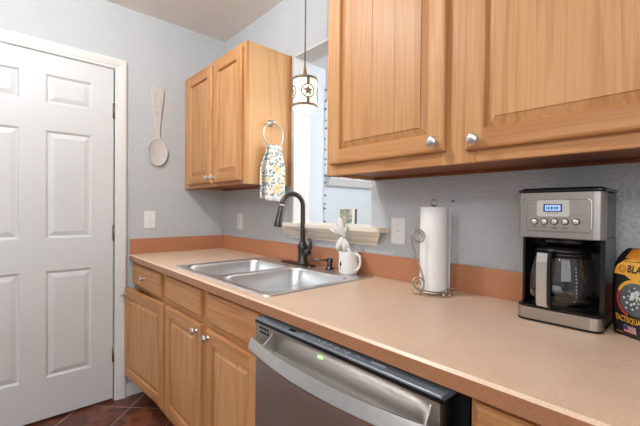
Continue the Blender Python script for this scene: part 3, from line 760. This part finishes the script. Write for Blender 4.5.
for k in range(5):
    x = 2.1955 + k * 0.0235; z = 1.1865 + k * 0.0004
    m = M(); m.lathe([(0.0088, -0.0010), (0.0088, -0.0028), (0.0075, -0.0032)], (x, KF, z), 20, 'y'); bt = m.build('button', 'slot_dark', hdv)
    m = M(); m.lathe([(0.0068, -0.0030), (0.0068, -0.0050), (0.0055, -0.0062), (0.0001, -0.0066)], (x, KF, z), 20, 'y'); m.build('button_cap', 'button', bt)
for k in range(5):
    x = 2.1955 + k * 0.0235
    m = M(); m.box(x - .005, x + .005, KF - .0018, KF - .0011, 1.1722, 1.1736); m.build('printed_mark', 'mark_dark', hdv)
    if k in (2, 3): m = M(); m.box(x - .0065, x + .0065, KF - .0018, KF - .0011, 1.1692, 1.1706); m.build('printed_mark', 'mark_dark', hdv)

cf_ = thing('glass_carafe', 'empty glass carafe with a steel-faced handle inside the coffee maker', 'carafe', (2.243, -0.136, ZT + 0.0475))
cxx, cyy, cz0 = 2.243, -0.136, ZT + 0.0475
m = M(); m.lathe([(0.0001, 0.0), (0.064, 0.0), (0.072, 0.006), (0.0775, 0.025), (0.078, 0.052), (0.075, 0.090), (0.068, 0.125), (0.0635, 0.142), (0.062, 0.142), (0.0662, 0.125), (0.0732, 0.090), (0.0760, 0.052), (0.0755, 0.026), (0.0705, 0.0085), (0.063, 0.003), (0.0001, 0.003)], (cxx, cyy, cz0), 40); m.build('glass_body', 'carafe_glass', cf_)
m = M(); m.lathe([(0.0600, 0.143), (0.0645, 0.143), (0.0645, 0.150), (0.052, 0.156), (0.020, 0.158), (0.0001, 0.158)], (cxx, cyy, cz0), 32); m.build('lid', 'black_plastic', cf_)
m = M(); m.lathe([(0.0655, 0.134), (0.0668, 0.134), (0.0652, 0.142), (0.0640, 0.142)], (cxx, cyy, cz0), 40); m.build('neck_band', 'black_plastic', cf_)
ha = math.radians(259); hv = Vector((math.cos(ha), math.sin(ha), 0)); hs = Vector((-hv.y, hv.x, 0))
def hp(a, s_, z): return Vector((cxx, cyy, cz0)) + hv * a + hs * s_ + Vector((0, 0, z))
m = M(); pts = [(0.062, 0.147), (0.080, 0.150), (0.094, 0.144), (0.0985, 0.120), (0.099, 0.065), (0.097, 0.012), (0.092, 0.000)]
rg = [[hp(a - dz * 0, s_, z) for s_, dz in ()] for a, z in ()]
ring = []
for i, (a, z) in enumerate(pts):
    th = 0.010
    na, nz = ((0, -1) if i < 2 else (-0.7, -0.7) if i == 2 else (-1, 0))
    ring.append([hp(a, -0.0165, z), hp(a, 0.0185, z), hp(a + na * th, 0.0185, z + nz * th), hp(a + na * th, -0.0165, z + nz * th)])
m.loft(ring); hk = m.build('handle', 'black_plastic', cf_)
m = M(); m.loft([[hp(a, -0.0160, z), hp(a, 0.0110, z), hp(a + .0016, 0.0102, z), hp(a + .0016, -0.0152, z)] for a, z in ((0.0945, 0.1430), (0.0986, 0.120), (0.0992, 0.065), (0.0973, 0.012), (0.0932, 0.002))]); m.build('handle_face', 'steel_handle', hk, 'brushed steel strip down the handle')
m = M()
for k in range(9):
    a = math.radians(-52); r_ = 0.0775 - max(0, (k - 3)) * 0.0010; z = 0.034 + k * 0.009
    m.ball((cxx + (r_ + .0012) * math.cos(a), cyy + (r_ + .0012) * math.sin(a), cz0 + z), 0.0013, 8)
m.build('level_marks', 'mark_white', cf_)

# ------------------------------------------------------------------ coffee bag
bgA = Vector((2.3600, -0.150, ZT + 0.0008)); du = Vector((0.83, -0.56, 0)).normalized(); dn = Vector((-0.56, -0.83, 0)).normalized()   # along the front, out of the front
bg = thing('coffee_bag', 'black bag of ground coffee with a yellow banner at the counter end', 'coffee bag', bgA + du * 0.065 - dn * 0.035)
BW, BD, BH = 0.130, 0.072, 0.210
def bp(u, z, w): return bgA + du * u + dn * w + Vector((0, 0, z))
def bulge(z): s_ = z / BH; return 0.010 * math.sin(PI * min(1, s_ * 1.05))
def bag_front(u, z):
    """depth of the front skin (w), bellied and drawn in to the fold at the top"""
    s_ = u / BW; b = 0.012 * math.sin(PI * max(0, min(1, s_))) * math.sin(PI * min(1, max(0.0, z / 0.185)) ** 0.8)
    top = max(0.0, (z - 0.165) / 0.045)
    return b - 0.030 * top * top
m = M(); nu, nz = 10, 16; rg = []
for j in range(nz + 1):
    z = BH * j / nz; ed = 0.006 * math.sin(PI * min(1, z / 0.19)); top = max(0.0, (z - 0.165) / 0.045); pinch = 0.004 * top
    ring = [bp(-ed + pinch + (BW + 2 * ed - 2 * pinch) * i / nu, z, bag_front(BW * i / nu, z)) for i in range(nu + 1)]
    bd = BD - 0.030 * top * top
    ring += [bp(BW + ed - pinch - (BW + 2 * ed - 2 * pinch) * i / nu, z, -bd) for i in range(nu + 1)]
    rg.append(ring)
m.loft(rg, True, True, True); m.build('sack', 'bag_black', bg)
def skin(m, poly, lift=0.0012, rows=1):
    """patch of printed film lying on the bag front"""
    cu = sum(p[0] for p in poly) / len(poly); cz_ = sum(p[1] for p in poly) / len(poly)
    rings = []
    for k in (1.0, 0.75, 0.5, 0.25, 0.02):
        rings.append([bp(cu + (u - cu) * k, cz_ + (z - cz_) * k, bag_front(cu + (u - cu) * k, cz_ + (z - cz_) * k) + lift) for u, z in poly])
    m.loft(rings, False, True, True)
    m.loft([[bp(u, z, bag_front(u, z) - 0.001) for u, z in poly], rings[0]], False, False)
def densify(p, n=5):
    out = []
    for a, b in zip(p, p[1:] + p[:1]):
        for k in range(n): out.append((a[0] + (b[0] - a[0]) * k / n, a[1] + (b[1] - a[1]) * k / n))
    return out
m = M(); skin(m, densify([(0.020, 0.187), (BW - .002, 0.187), (BW - .002, 0.2095), (0.020, 0.2095)])); m.build('folded_top', 'bag_orange', bg, 'orange folded top band')
m = M(); skin(m, densify([(0.000, 0.148), (0.003, 0.160), (0.010, 0.172), (0.024, 0.184), (0.036, 0.1865), (0.095, 0.1865), (0.128, 0.165), (0.129, 0.148), (0.110, 0.142), (0.085, 0.148), (0.060, 0.138), (0.045, 0.140), (0.030, 0.148)], 3), 0.0018); m.build('banner', 'bag_yellow', bg, 'yellow banner')
m = M(); ec = (0.060, 0.094)
def ell(rx, rz, n=36, a0=0, a1=360): return [(ec[0] + rx * math.cos(math.radians(a0 + (a1 - a0) * k / n)), ec[1] + rz * math.sin(math.radians(a0 + (a1 - a0) * k / n))) for k in range(n)]
def arc_band(m, rx, rz, w, a0, a1, lift):
    n = 24; O = []; I = []
    for k in range(n + 1):
        a = math.radians(a0 + (a1 - a0) * k / n)
        for L_, s_ in ((O, 0), (I, w)):
            u, z = ec[0] + (rx - s_) * math.cos(a), ec[1] + (rz - s_) * math.sin(a)
            L_.append(m.v(bp(u, z, bag_front(u, z) + lift)))
    for k in range(n): m.f([O[k], O[k + 1], I[k + 1], I[k]])
arc_band(m, 0.050, 0.046, 0.008, 20, 160, 0.0015); m.build('emblem_ring_top', 'bag_yellow', bg, 'yellow upper part of the ring')
m = M(); arc_band(m, 0.050, 0.046, 0.007, 160, 250, 0.0015); arc_band(m, 0.050, 0.046, 0.007, 290, 380, 0.0015); m.build('emblem_ring_side', 'bag_red', bg, 'red sides of the ring')
m = M(); skin(m, ell(0.041, 0.038), 0.0012); m.build('emblem_field', 'bag_grey', bg)
m = M()
random.seed(11)
for k in range(22):
    a = 2.4 * k; r_ = 0.006 + 0.0012 * k; u, z = ec[0] + r_ * math.cos(a), ec[1] + r_ * math.sin(a) * .95; s_ = (0.0022, 0.0060, 0.0030, 0.0046, 0.0016)[k % 5]; 
    P = [bp(u + s_ * math.cos(q) * (0.6 + 0.5 * abs(math.sin(3.1 * k + q))), z + s_ * math.sin(q), bag_front(u, z) + 0.0032) for q in [2 * PI * i / 7 for i in range(7)]]
    Q = [bp(u + s_ * math.cos(q), z + s_ * math.sin(q), bag_front(u, z) - 0.001) for q in [2 * PI * i / 7 for i in range(7)]]
    m.loft([Q, P])
m.build('emblem_spots', 'bag_light', bg)
def letters(text, u0, z0, h, w_total, mat, parent, name, arch=0.0, lift=0.002):
    cu = bpy.data.curves.new('t', 'FONT'); cu.body = text; cu.size = 1.0; cu.extrude = 0.0; cu.resolution_u = 2; cu.offset = 0.025
    ob = bpy.data.objects.new('t', cu); COL.objects.link(ob)
    bpy.context.view_layer.update()
    me = bpy.data.meshes.new_from_object(ob.evaluated_get(bpy.context.evaluated_depsgraph_get()))
    bpy.data.objects.remove(ob)
    xs = [v.co.x for v in me.vertices]; ys_ = [v.co.y for v in me.vertices]
    sx, sy_ = w_total / (max(xs) - min(xs)), h / (max(ys_) - min(ys_))
    m = M(); vs = []
    for v in me.vertices:
        u = u0 + (v.co.x - min(xs)) * sx; q = (u - u0) / w_total - 0.5
        z = z0 + (v.co.y - min(ys_)) * sy_ + arch * (0.25 - q * q) * 4
        vs.append(m.v(bp(u, z, bag_front(u, z) + lift)))
    for p in me.polygons: m.f([vs[i] for i in p.vertices])
    bpy.data.meshes.remove(me)
    return m.build(name, mat, parent)
letters('TACTISQUATCH', 0.007, 0.034, 0.0165, 0.092, 'bag_yellow', bg, 'title_lettering')
letters('BLACK', 0.036, 0.155, 0.018, 0.062, 'bag_black', bg, 'banner_lettering', lift=0.0028)
m = M()
for r_ in (0.0085, 0.0045):
    P = [(0.022 + r_ * math.cos(2 * PI * k / 16), 0.162 + r_ * math.sin(2 * PI * k / 16)) for k in range(16)]
    m.tube([bp(u, z, bag_front(u, z) + 0.002) for u, z in P], 0.0008, 6, True)
m.build('banner_swirl', 'bag_red', bg)
m = M(); 
for a, b in ((0.026, 0.180), (0.056, 0.1815)): m.ball(bp(a, b, bag_front(a, b) + 0.0015), 0.0022, 8)
m.tube([bp(0.026, 0.180, bag_front(0.026, 0.180) + .0018), bp(0.056, 0.1815, bag_front(0.056, 0.1815) + .0018)], 0.0008, 6); m.build('printed_strap', 'bag_black', bg)
fu0, fz0 = 0.030, 0.012
m = M(); skin(m, densify([(fu0, fz0), (fu0 + .029, fz0), (fu0 + .029, fz0 + .0165), (fu0, fz0 + .0165)], 3), 0.0013); fg = m.build('flag', 'bag_light', bg)
m = M()
for k in range(0, 7, 2): m.f([m.v(bp(u, z, bag_front(u, z) + .0022)) for u, z in ((fu0, fz0 + k * .00236), (fu0 + .029, fz0 + k * .00236), (fu0 + .029, fz0 + (k + 1) * .00236), (fu0, fz0 + (k + 1) * .00236))])
m.build('flag_stripes', 'bag_red', fg)
m = M(); m.f([m.v(bp(u, z, bag_front(u, z) + .0030)) for u, z in ((fu0, fz0 + .0075), (fu0 + .0125, fz0 + .0075), (fu0 + .0125, fz0 + .0165), (fu0, fz0 + .0165))]); m.build('flag_canton', 'flag_blue', fg)
m = M(); m.f([m.v(bp(u, z, bag_front(u, z) + .002)) for u, z in ((0.010, 0.008), (0.026, 0.008), (0.026, 0.0095), (0.010, 0.0095))]); m.build('printed_mark', 'bag_yellow', bg)

# ------------------------------------------------------------------ paper towel holder and roll
px, py = 1.848, -0.128
ph = thing('paper_towel_holder', 'scrolled wire paper towel holder in front of the backsplash', 'paper towel holder', (px, py, ZT))
m = M(); circ = lambda r_, z, n=36: [(px + r_ * math.cos(2 * PI * k / n), py + r_ * math.sin(2 * PI * k / n), z) for k in range(n)]
m.tube(circ(0.058, ZT + 0.014), 0.0030, 8, True); m.tube(circ(0.030, ZT + 0.014), 0.0025, 8, True)
for a in (0, 90): c_, s_ = math.cos(math.radians(a + 20)), math.sin(math.radians(a + 20)); m.tube([(px - .058 * c_, py - .058 * s_, ZT + .014), (px + .058 * c_, py + .058 * s_, ZT + .014)], 0.0024, 8)
m.build('base_ring', 'wire', ph)
sr = Vector((0.672, 0.741, 0)); sf = Vector((0.741, -0.672, 0))
def hp2(r_, z, f_=0.0): return Vector((px, py, ZT)) + sr * r_ + sf * f_ + Vector((0, 0, z))
for r_, f_ in ((-0.055, 0.018), (0.020, 0.055), (0.058, 0.012), (-0.015, -0.056)):
    m = M(); c = hp2(r_, 0.0075, f_); m.ball(c, 0.0075, 14)
    m.tube([hp2(r_, 0.012, f_), hp2(r_, 0.016, f_)], 0.003, 8); m.build('foot', 'wire', ph)
    if (r_, f_) != (-0.015, -0.056):
        m = M(); e_ = 1 if r_ > 0 else -1
        m.tube([hp2(r_ + e_ * (0.012 - 0.010 * math.cos(t_)), 0.0135 + 0.010 * math.sin(t_), f_) for t_ in [math.radians(d_) for d_ in range(0, 400, 25)]], 0.0017, 6); m.build('foot_scroll', 'wire', ph)
m = M(); m.tube([hp2(0, 0.014), hp2(0, 0.318)], 0.0032, 10); m.tube([hp2(0.011 * math.sin(2 * PI * k / 20), 0.328 - 0.011 * math.cos(2 * PI * k / 20)) for k in range(20)], 0.0026, 8, True); m.build('centre_rod', 'wire', ph)
def spiral(c_r, c_z, r0, r1, a0, a1, f_, n=40): return [hp2(c_r + (r0 + (r1 - r0) * k / n) * math.cos(math.radians(a0 + (a1 - a0) * k / n)), c_z + (r0 + (r1 - r0) * k / n) * math.sin(math.radians(a0 + (a1 - a0) * k / n)), f_) for k in range(n + 1)]
AF = 0.040
up_ = spiral(-0.066, 0.208, 0.010, 0.026, -90 - 360, 190 - 0, AF)       # inner turn to the outer left side
lo_ = spiral(-0.068, 0.046, 0.022, 0.006, 20, 20 + 560, AF)
m = M(); m.tube(up_ + [hp2(-0.083, 0.168, AF), hp2(-0.066, 0.118, AF), hp2(-0.050, 0.072, AF), hp2(-0.045, 0.052, AF)] + [hp2(-0.046, 0.030, AF), hp2(-0.055, 0.018, AF * .7), hp2(-0.056, 0.014, 0.012)], 0.0032, 8); m.build('scroll_arm', 'wire', ph)
m = M(); m.tube(lo_, 0.0026, 8); m.build('lower_scroll', 'wire', ph)
pr_ = thing('paper_towel_roll', 'nearly finished white paper towel roll standing on its wire holder', 'paper towel', (px, py, ZT + 0.0175))
m = M(); zr0, zr1 = ZT + 0.0178, ZT + 0.312
m.lathe([(0.021, 0.0), (0.047, 0.0), (0.0478, 0.003), (0.0478, zr1 - zr0 - 0.003), (0.047, zr1 - zr0), (0.021, zr1 - zr0), (0.021, 0.0)], (px, py, zr0), 40)
m.build('roll', 'paper', pr_)
m = M(); sh = []
for k in range(9):
    a = math.radians(60 - k * 7); r_ = 0.0505 + 0.0016 * k
    sh.append((math.cos(a) * r_, math.sin(a) * r_))
sh = [hp2(x_, 0, -y_) - Vector((0, 0, ZT)) for x_, y_ in [(0.0505 * math.cos(math.radians(b_)) + 0.0 , 0.0505 * math.sin(math.radians(b_))) for b_ in (80, 60, 40, 20)] + [(0.0535, 0.006), (0.058, -0.006)]]
m.loft([[Vector((p.x, p.y, z)) for p in sh] + [Vector((p.x, p.y, z)) + Vector((0.0006, -0.0006, 0)) for p in sh[::-1]] for z in (zr0, zr1)], True, True, False); m.build('loose_sheet', 'paper', pr_)
m = M(); m.lathe([(0.0185, 0), (0.0208, 0), (0.0208, zr1 - zr0 + .0005), (0.0185, zr1 - zr0 + .0005), (0.0185, 0)], (px, py, zr0), 28); m.build('core', 'cardboard', pr_)

# ------------------------------------------------------------------ towel ring and towel on the cabinet side
CX = 0.8332
tr = thing('towel_ring', 'round metal towel ring on the side of the corner cabinet', 'towel ring', (CX, -0.124, 1.70))
ry, rz_ = -0.149, 1.700
m = M(); m.lathe([(0.020, 0.0), (0.020, 0.004), (0.015, 0.008), (0.008, 0.011), (0.0075, 0.030), (0.011, 0.034), (0.0115, 0.042), (0.008, 0.047), (0.0001, 0.048)], (CX, ry, rz_ - 0.004), 22, 'x'); m.build('mount', 'nickel', tr)
RR = 0.066; rx_ = CX + 0.034
m = M(); m.tube([(rx_, ry + RR * math.sin(2 * PI * k / 40), rz_ - 0.008 - RR + RR * math.cos(2 * PI * k / 40)) for k in range(40)], 0.0036, 10, True); m.build('ring', 'nickel', tr)
zb = rz_ - 0.008 - 2 * RR
tw = None
def towel_sheet(m, side, y_top0, y_top1, y_b0, y_b1, zt, zbot, xo, slant=0.0):
    nu, nz = 20, 18; fr = []; bk = []
    for j in range(nz + 1):
        s_ = j / nz; e_ = min(1, s_ * 2.2); e_ = e_ * e_ * (3 - 2 * e_)
        r1 = []; r2 = []
        for i in range(nu + 1):
            q = i / nu; y = (y_top0 + (y_top1 - y_top0) * q) * (1 - e_) + (y_b0 + (y_b1 - y_b0) * q) * e_
            z = zt + (zbot + slant * q - zt) * s_
            x = xo + 0.0045 * math.sin(q * 2 * PI * 2.3 + side) * (0.4 + 0.6 * s_) - 0.006 * s_ * (1 if side == 0 else 0.3)
            r1.append((x + 0.0018, y, z)); r2.append((x - 0.0018, y, z))
        fr.append(r1 + r2[::-1])
    m.loft(fr, True, True, True)
tw = thing('kitchen_towel', 'white kitchen towel with blue and yellow floral print hanging from the ring', 'towel', (rx_, -0.135, zb + 0.006))
m = M(); towel_sheet(m, 0, -0.184, -0.100, -0.200, -0.075, zb + 0.004, 1.262, rx_ + 0.012, -0.006); m.build('front_fall', 'towel_print', tw)
m = M(); towel_sheet(m, 1, -0.184, -0.112, -0.226, -0.105, zb + 0.004, 1.272, rx_ - 0.012, 0.0); m.build('back_fall', 'towel_print', tw)
m = M(); m.loft([[(rx_ + 0.011 * math.cos(a) * 1.0, y, zb + 0.0035 + 0.0095 * math.sin(a) * (1 if 1 else 0)) for a in [math.radians(d_) for d_ in range(0, 181, 20)]] + [(rx_ + 0.007 * math.cos(a), y, zb + 0.0035 + 0.0062 * math.sin(a)) for a in [math.radians(d_) for d_ in range(180, -1, -20)]] for y in [-0.184 + 0.080 * k / 8 for k in range(9)]], True, True, True); m.build('fold_over_ring', 'towel_print', tw)

# ------------------------------------------------------------------ pendant lamp
lx, ly = 1.140, -0.150
lamp('pendant_bulb', 'POINT', (lx, ly, 1.696), 1.0, (1.0, 0.93, 0.84), 0.02)
pl = thing('pendant_lamp', 'small drum pendant lamp with star cutouts hanging before the opening', 'pendant lamp', (lx, ly, 1.70))
LR, LZ0, LZ1 = 0.060, 1.712, 1.866
m = M(); m.tube([(lx, ly, 1.90), (lx, ly, H - 0.02)], 0.0036, 8); m.build('cord', 'cord_grey', pl)
m = M(); m.lathe([(0.055, -0.028), (0.06, -0.02), (0.06, -0.001)], (lx, ly, H), 24); m.build('ceiling_canopy', 'lamp_bronze', pl)
m = M(); m.lathe([(0.024, 0.0), (0.022, 0.010), (0.012, 0.020), (0.008, 0.040), (0.0055, 0.062), (0.004, 0.064)], (lx, ly, LZ1 - 0.002), 20); m.lathe([(LR - .004, -.002), (LR - .004, 0.002), (0.02, 0.003)], (lx, ly, LZ1), 28); m.build('socket_cap', 'lamp_bronze', pl)
m = M(); m.lathe([(LR - .006, 0.004), (LR - .003, 0.0), (LR, 0.002), (LR, LZ1 - LZ0 - 0.003), (LR - .008, LZ1 - LZ0 - .002)], (lx, ly, LZ0), 40)
m.lathe([(LR - .004, 0.004), (0.0001, 0.004)], (lx, ly, LZ0), 40); m.build('glass_shade', 'lamp_glass', pl, 'lit white glass drum')
for z in (LZ0 + 0.010, LZ1 - 0.012):
    m = M(); m.lathe([(LR + .0008, 0.0), (LR + .003, 0.0), (LR + .003, 0.012), (LR + .0008, 0.012), (LR + .0008, 0.0)], (lx, ly, z), 40); m.build('band', 'lamp_bronze', pl)
zm = (LZ0 + LZ1) / 2 + 0.002
for k in range(4):
    a = math.radians(-24 + 90 * k)
    def cy_(s_, z, w): return (lx + (LR + w) * math.cos(a + s_ / LR), ly + (LR + w) * math.sin(a + s_ / LR), z)
    for z0_, z1_ in ((LZ0 + 0.018, zm - 0.030), (zm + 0.030, LZ1 - 0.010)):
        m = M(); m.loft([[cy_(-0.007, z, .0008), cy_(0.007, z, .0008), cy_(0.007, z, .003), cy_(-0.007, z, .003)] for z in (z0_, z1_)])
        m.build('upright_bar', 'lamp_bronze', pl)
    m = M(); m.tube([cy_(0.032 * math.cos(2 * PI * q / 32), zm + 0.032 * math.sin(2 * PI * q / 32), 0.002) for q in range(32)], 0.0032, 6, True); md = m.build('medallion_ring', 'lamp_bronze', pl)
    m = M(); st = []
    for q in range(10):
        r_ = 0.026 if q % 2 == 0 else 0.0115; t_ = PI / 2 + q * PI / 5; st.append((r_ * math.cos(t_), zm + r_ * math.sin(t_)))
    m.loft([[cy_(s_, z, 0.0006) for s_, z in st], [cy_(s_, z, 0.003) for s_, z in st]]); m.build('star', 'lamp_bronze', md)

# ------------------------------------------------------------------ things on the walls
m = None
sp = thing('decorative_spoon', 'oversized carved white spoon hanging on the wall beside the door', 'wall decoration', (0.0, -0.49, 1.75))
def spoon_plate(m, outline, w0, w1, inner=None): m.loft([[(w0, y, z) for y, z in outline], [(w0 + (w1 - w0) * .7, y, z) for y, z in outline], [(w1, -0.49 + (y + 0.49) * .90, z) for y, z in outline]])
m = M()
hw = [(1.680, 0.026), (1.692, 0.021), (1.72, 0.0185), (1.78, 0.021), (1.84, 0.027), (1.90, 0.034), (1.95, 0.040), (1.985, 0.043), (2.006, 0.041), (2.020, 0.032), (2.029, 0.016)]
tl = lambda z: -0.495 + (z - 1.75) * 0.012 
ol = [(tl(z) - w, z) for z, w in hw] + [(tl(z) + w, z) for z, w in hw[::-1]]
m.loft([[(0.0015, y, z) for y, z in ol], [(0.012, y, z) for y, z in ol], [(0.016, tl(z) + (y - tl(z)) * .86, 1.75 + (z - 1.75) * .99) for y, z in ol]])
hs_ = m.build('handle', 'plaster_cream', sp)
m = M(); ol2 = [(tl(z) + (w * .55) * s_, z) for s_, zz in ((-1, 1), (1, -1)) for z, w in [(h, k) for h, k in hw[4:9]][::zz]]
m.tube([(0.0165, y, z) for y, z in ol2], 0.0022, 6, True); m.tube([(0.0165, tl(1.985) + 0.008 * math.cos(2 * PI * k / 14), 1.985 + 0.008 * math.sin(2 * PI * k / 14)) for k in range(14)], 0.002, 6, True); m.build('carved_border', 'plaster_cream', hs_)
m = M(); bc = (-0.492, 1.590); rings = []
def bowl_o(s_): 
    P = []
    for k in range(36):
        a = 2 * PI * k / 36; P.append((bc[0] + 0.068 * s_ * math.cos(a), bc[1] + 0.097 * s_ * math.sin(a) * (1 if math.sin(a) < 0 else 0.98)))
    return P
for s_, w in ((0.96, 0.0015), (1.0, 0.010), (0.98, 0.018), (0.93, 0.020), (0.88, 0.017), (0.6, 0.009), (0.2, 0.005)): rings.append([(w, y, z) for y, z in bowl_o(s_)])
m.loft(rings, True, True, True); m.build('bowl', 'plaster_cream', sp)

def wall_plate(name, label, cat, c, axis, w, h, kind, group):
    """switch or outlet: axis 'x' = on the left wall, 'y' = on the back wall"""
    fn = (lambda u, v, d_: (d_, c[1] + u, c[2] + v)) if axis == 'x' else (lambda u, v, d_: (c[0] + u, -d_, c[2] + v))
    t_ = thing(name, label, cat, c, group)
    m = M(); P = lambda s_: [(p[0], p[1]) for p in rrect(-w / 2 + s_, w / 2 - s_, -h / 2 + s_, h / 2 - s_, 0.005, 0, 3)]
    m.loft([[fn(u, v, 0.0003) for u, v in P(0)], [fn(u, v, 0.004) for u, v in P(0)], [fn(u, v, 0.0065) for u, v in P(0.003)]]); pl_ = m.build('cover_plate', 'white_plastic', t_)
    if kind == 'switch':
        m = M(); m.prism([(-0.005, -0.012), (0.005, -0.012), (0.005, 0.012), (-0.005, 0.012)], fn, 0.006, 0.0075); m.loft([[fn(u, v, 0.007) for u, v in ((-0.004, -0.004), (0.004, -0.004), (0.004, 0.006), (-0.004, 0.006))], [fn(u, v, 0.018) for u, v in ((-0.0035, 0.003), (0.0035, 0.003), (0.0035, 0.009), (-0.0035, 0.009))]]); m.build('toggle', 'white_plastic', t_)
        zz = (-0.030, 0.030)
    else:
        for dz in (-0.019, 0.019):
            m = M(); m.loft([[fn(p[0], p[1] + dz, d_) for p in rrect(-0.0165, 0.0165, -0.014, 0.014, 0.010, 0, 4)] for d_ in (0.006, 0.0085)]); rc = m.build('receptacle', 'white_plastic', t_)
            m = M()
            for du_ in (-0.006, 0.006): m.prism([(du_ - .0012, dz - 0.001), (du_ + .0012, dz - 0.001), (du_ + .0012, dz + 0.007), (du_ - .0012, dz + 0.007)], fn, 0.008, 0.0088)
            m.prism([(0.0025 * math.cos(q), dz - 0.007 + 0.0025 * math.sin(q)) for q in [2 * PI * i / 8 for i in range(8)]], fn, 0.008, 0.0088); m.build('slots', 'slot_dark', rc)
        zz = (0.0,)
    m = M()
    for z in zz: m.prism([(0.003 * math.cos(q), z + 0.003 * math.sin(q)) for q in [2 * PI * i / 10 for i in range(10)]], fn, 0.006, 0.0074)
    m.build('screw', 'nickel', t_)
    return t_
wall_plate('light_switch', 'white light switch on the wall between the white door and the corner cabinet', 'light switch', (0.0, -0.536, 1.136), 'x', 0.072, 0.115, 'switch', 'white wall switches')
wall_plate('light_switch', 'white light switch above the backsplash beside the paper towels', 'light switch', (1.606, 0.0, 1.123), 'y', 0.072, 0.115, 'switch', 'white wall switches')
wall_plate('power_outlet', 'white power outlet below the corner cabinet', 'outlet', (0.247, 0.0, 1.125), 'y', 0.066, 0.110, 'outlet', None)
nl = thing('wall_nail', 'small dark nail in the wall to the right above the paper towel roll', 'nail', (1.858, 0, 1.245))
m = M(); m.lathe([(0.0015, 0.0), (0.0015, -0.010), (0.0042, -0.010), (0.0042, -0.012), (0.001, -0.013)], (1.858, 0, 1.251), 12, 'y'); m.build('nail_head', 'hinge_metal', nl)

# ------------------------------------------------------------------ things seen through the opening
LZ = 1.1365
pf = thing('framed_photo', 'small framed photo standing on the ledge of the opening', 'picture', (1.25, 0.07, LZ))
ux = Vector((0.80, 0.60, 0)).normalized(); un_ = Vector((0.60, -0.80, 0)).normalized(); po = Vector((1.196, 0.045, LZ))
def pp(u, z, w): return po + ux * u + un_ * (w - z * 0.16) + Vector((0, 0, z))
def pbox(m, u0, u1, z0, z1, w0, w1): m.loft([[pp(u, z, w) for u, z in ((u0, z0), (u1, z0), (u1, z1), (u0, z1))] for w in (w0, w1)])
m = M(); pbox(m, 0.0, 0.098, 0.002, 0.084, -0.010, 0.0); m.build('frame', 'white_plastic', pf)
m = M(); pbox(m, 0.003, 0.070, 0.005, 0.081, -0.001, 0.0012); m.build('print', 'picture_print', pf)
m = M(); pbox(m, 0.082, 0.095, 0.004, 0.082, -0.001, 0.0014); m.build('side_strip', 'bag_grey', pf, 'grey strip along one edge')
m = M(); m.loft([[pp(u, z, w) for u, z, w in ((0.04, 0.004, -0.045), (0.058, 0.004, -0.045), (0.058, 0.060, -0.010), (0.04, 0.060, -0.010))], [pp(u, z, w) for u, z, w in ((0.04, 0.004, -0.048), (0.058, 0.004, -0.048), (0.058, 0.062, -0.012), (0.04, 0.062, -0.012))]]); m.build('easel_back', 'white_plastic', pf)

sh = thing('wall_shelf', 'narrow white wall shelf seen through the opening', 'shelf', (-0.45, 2.0, 1.46), None)
m = M(); m.box(-0.499, -0.38, 1.50, 2.70, 1.565, 1.585, 0.003); m.build('board', 'trim_paint', sh)
m = M(); m.loft([[(x, y, z) for x, z in ((-0.499, 1.488), (-0.440, 1.488), (-0.425, 1.50), (-0.41, 1.53), (-0.39, 1.565), (-0.499, 1.565))] for y in (1.50, 2.70)]); m.build('moulding', 'trim_paint', sh)
for i, (y, w, h, lb) in enumerate(((1.60, 0.075, 0.035, 'dark trinket at the near end of the white wall shelf'), (1.95, 0.030, 0.030, 'small dark trinket in the middle of the white wall shelf'), (2.20, 0.060, 0.036, 'dark trinket at the far end of the white wall shelf'))):
    k = thing('trinket', lb, 'ornament', (-0.43, y, 1.585), 'trinkets on the wall shelf')
    m = M(); m.loft([rrect(-0.455 + i_, -0.405 - i_, y - w + i_, y + w - i_, 0.012, 1.5855 + z) for i_, z in ((0, 0), (0, h * .6), (0.006, h), (0.012, h * 1.25))]); m.build('box', 'ornament_dark', k)
    m = M(); m.ball((-0.43, y, 1.5855 + h * 1.25 + 0.006), 0.009, 10); m.build('knob', 'nickel', k)

ga = thing('garland', 'thin leafy garland hanging down the wall corner beyond the opening', 'garland', (0.145, 0.915, 0.95))
m = M(); gy = 0.912; gx = 0.147
m.tube([(gx + 0.003 * math.sin(z * 20), gy + 0.003 * math.cos(z * 17), z) for z in [1.08 + 0.05 * k for k in range(26)]], 0.003, 6); m.build('string', 'trim_paint', ga)
random.seed(7)
for k in range(15):
    z = 1.12 + k * 0.082 + random.uniform(-.02, .02); a = random.uniform(-0.6, 0.9); L_ = random.uniform(0.018, 0.034)
    m = M(); d_ = Vector((math.cos(a) * .9, math.sin(a) * 0.3, random.choice((-.5, .6, .9)))).normalized(); c = Vector((gx, gy, z)); s_ = d_.cross(Vector((0.74, -0.67, 0))).normalized()
    m.loft([[c + d_ * L_ * t_ + s_ * w_ * 0.010, c + d_ * L_ * t_ + Vector((.003, -.003, 0)), c + d_ * L_ * t_ - s_ * w_ * 0.010, c + d_ * L_ * t_ - Vector((.001, -.001, 0))] for t_, w_ in ((0, .15), (.3, .8), (.6, .9), (1, .1))], True, True, True); m.build('leaf', 'leaf_grey', ga)

for o in bpy.data.objects:
    if '_o' in o: del o['_o']
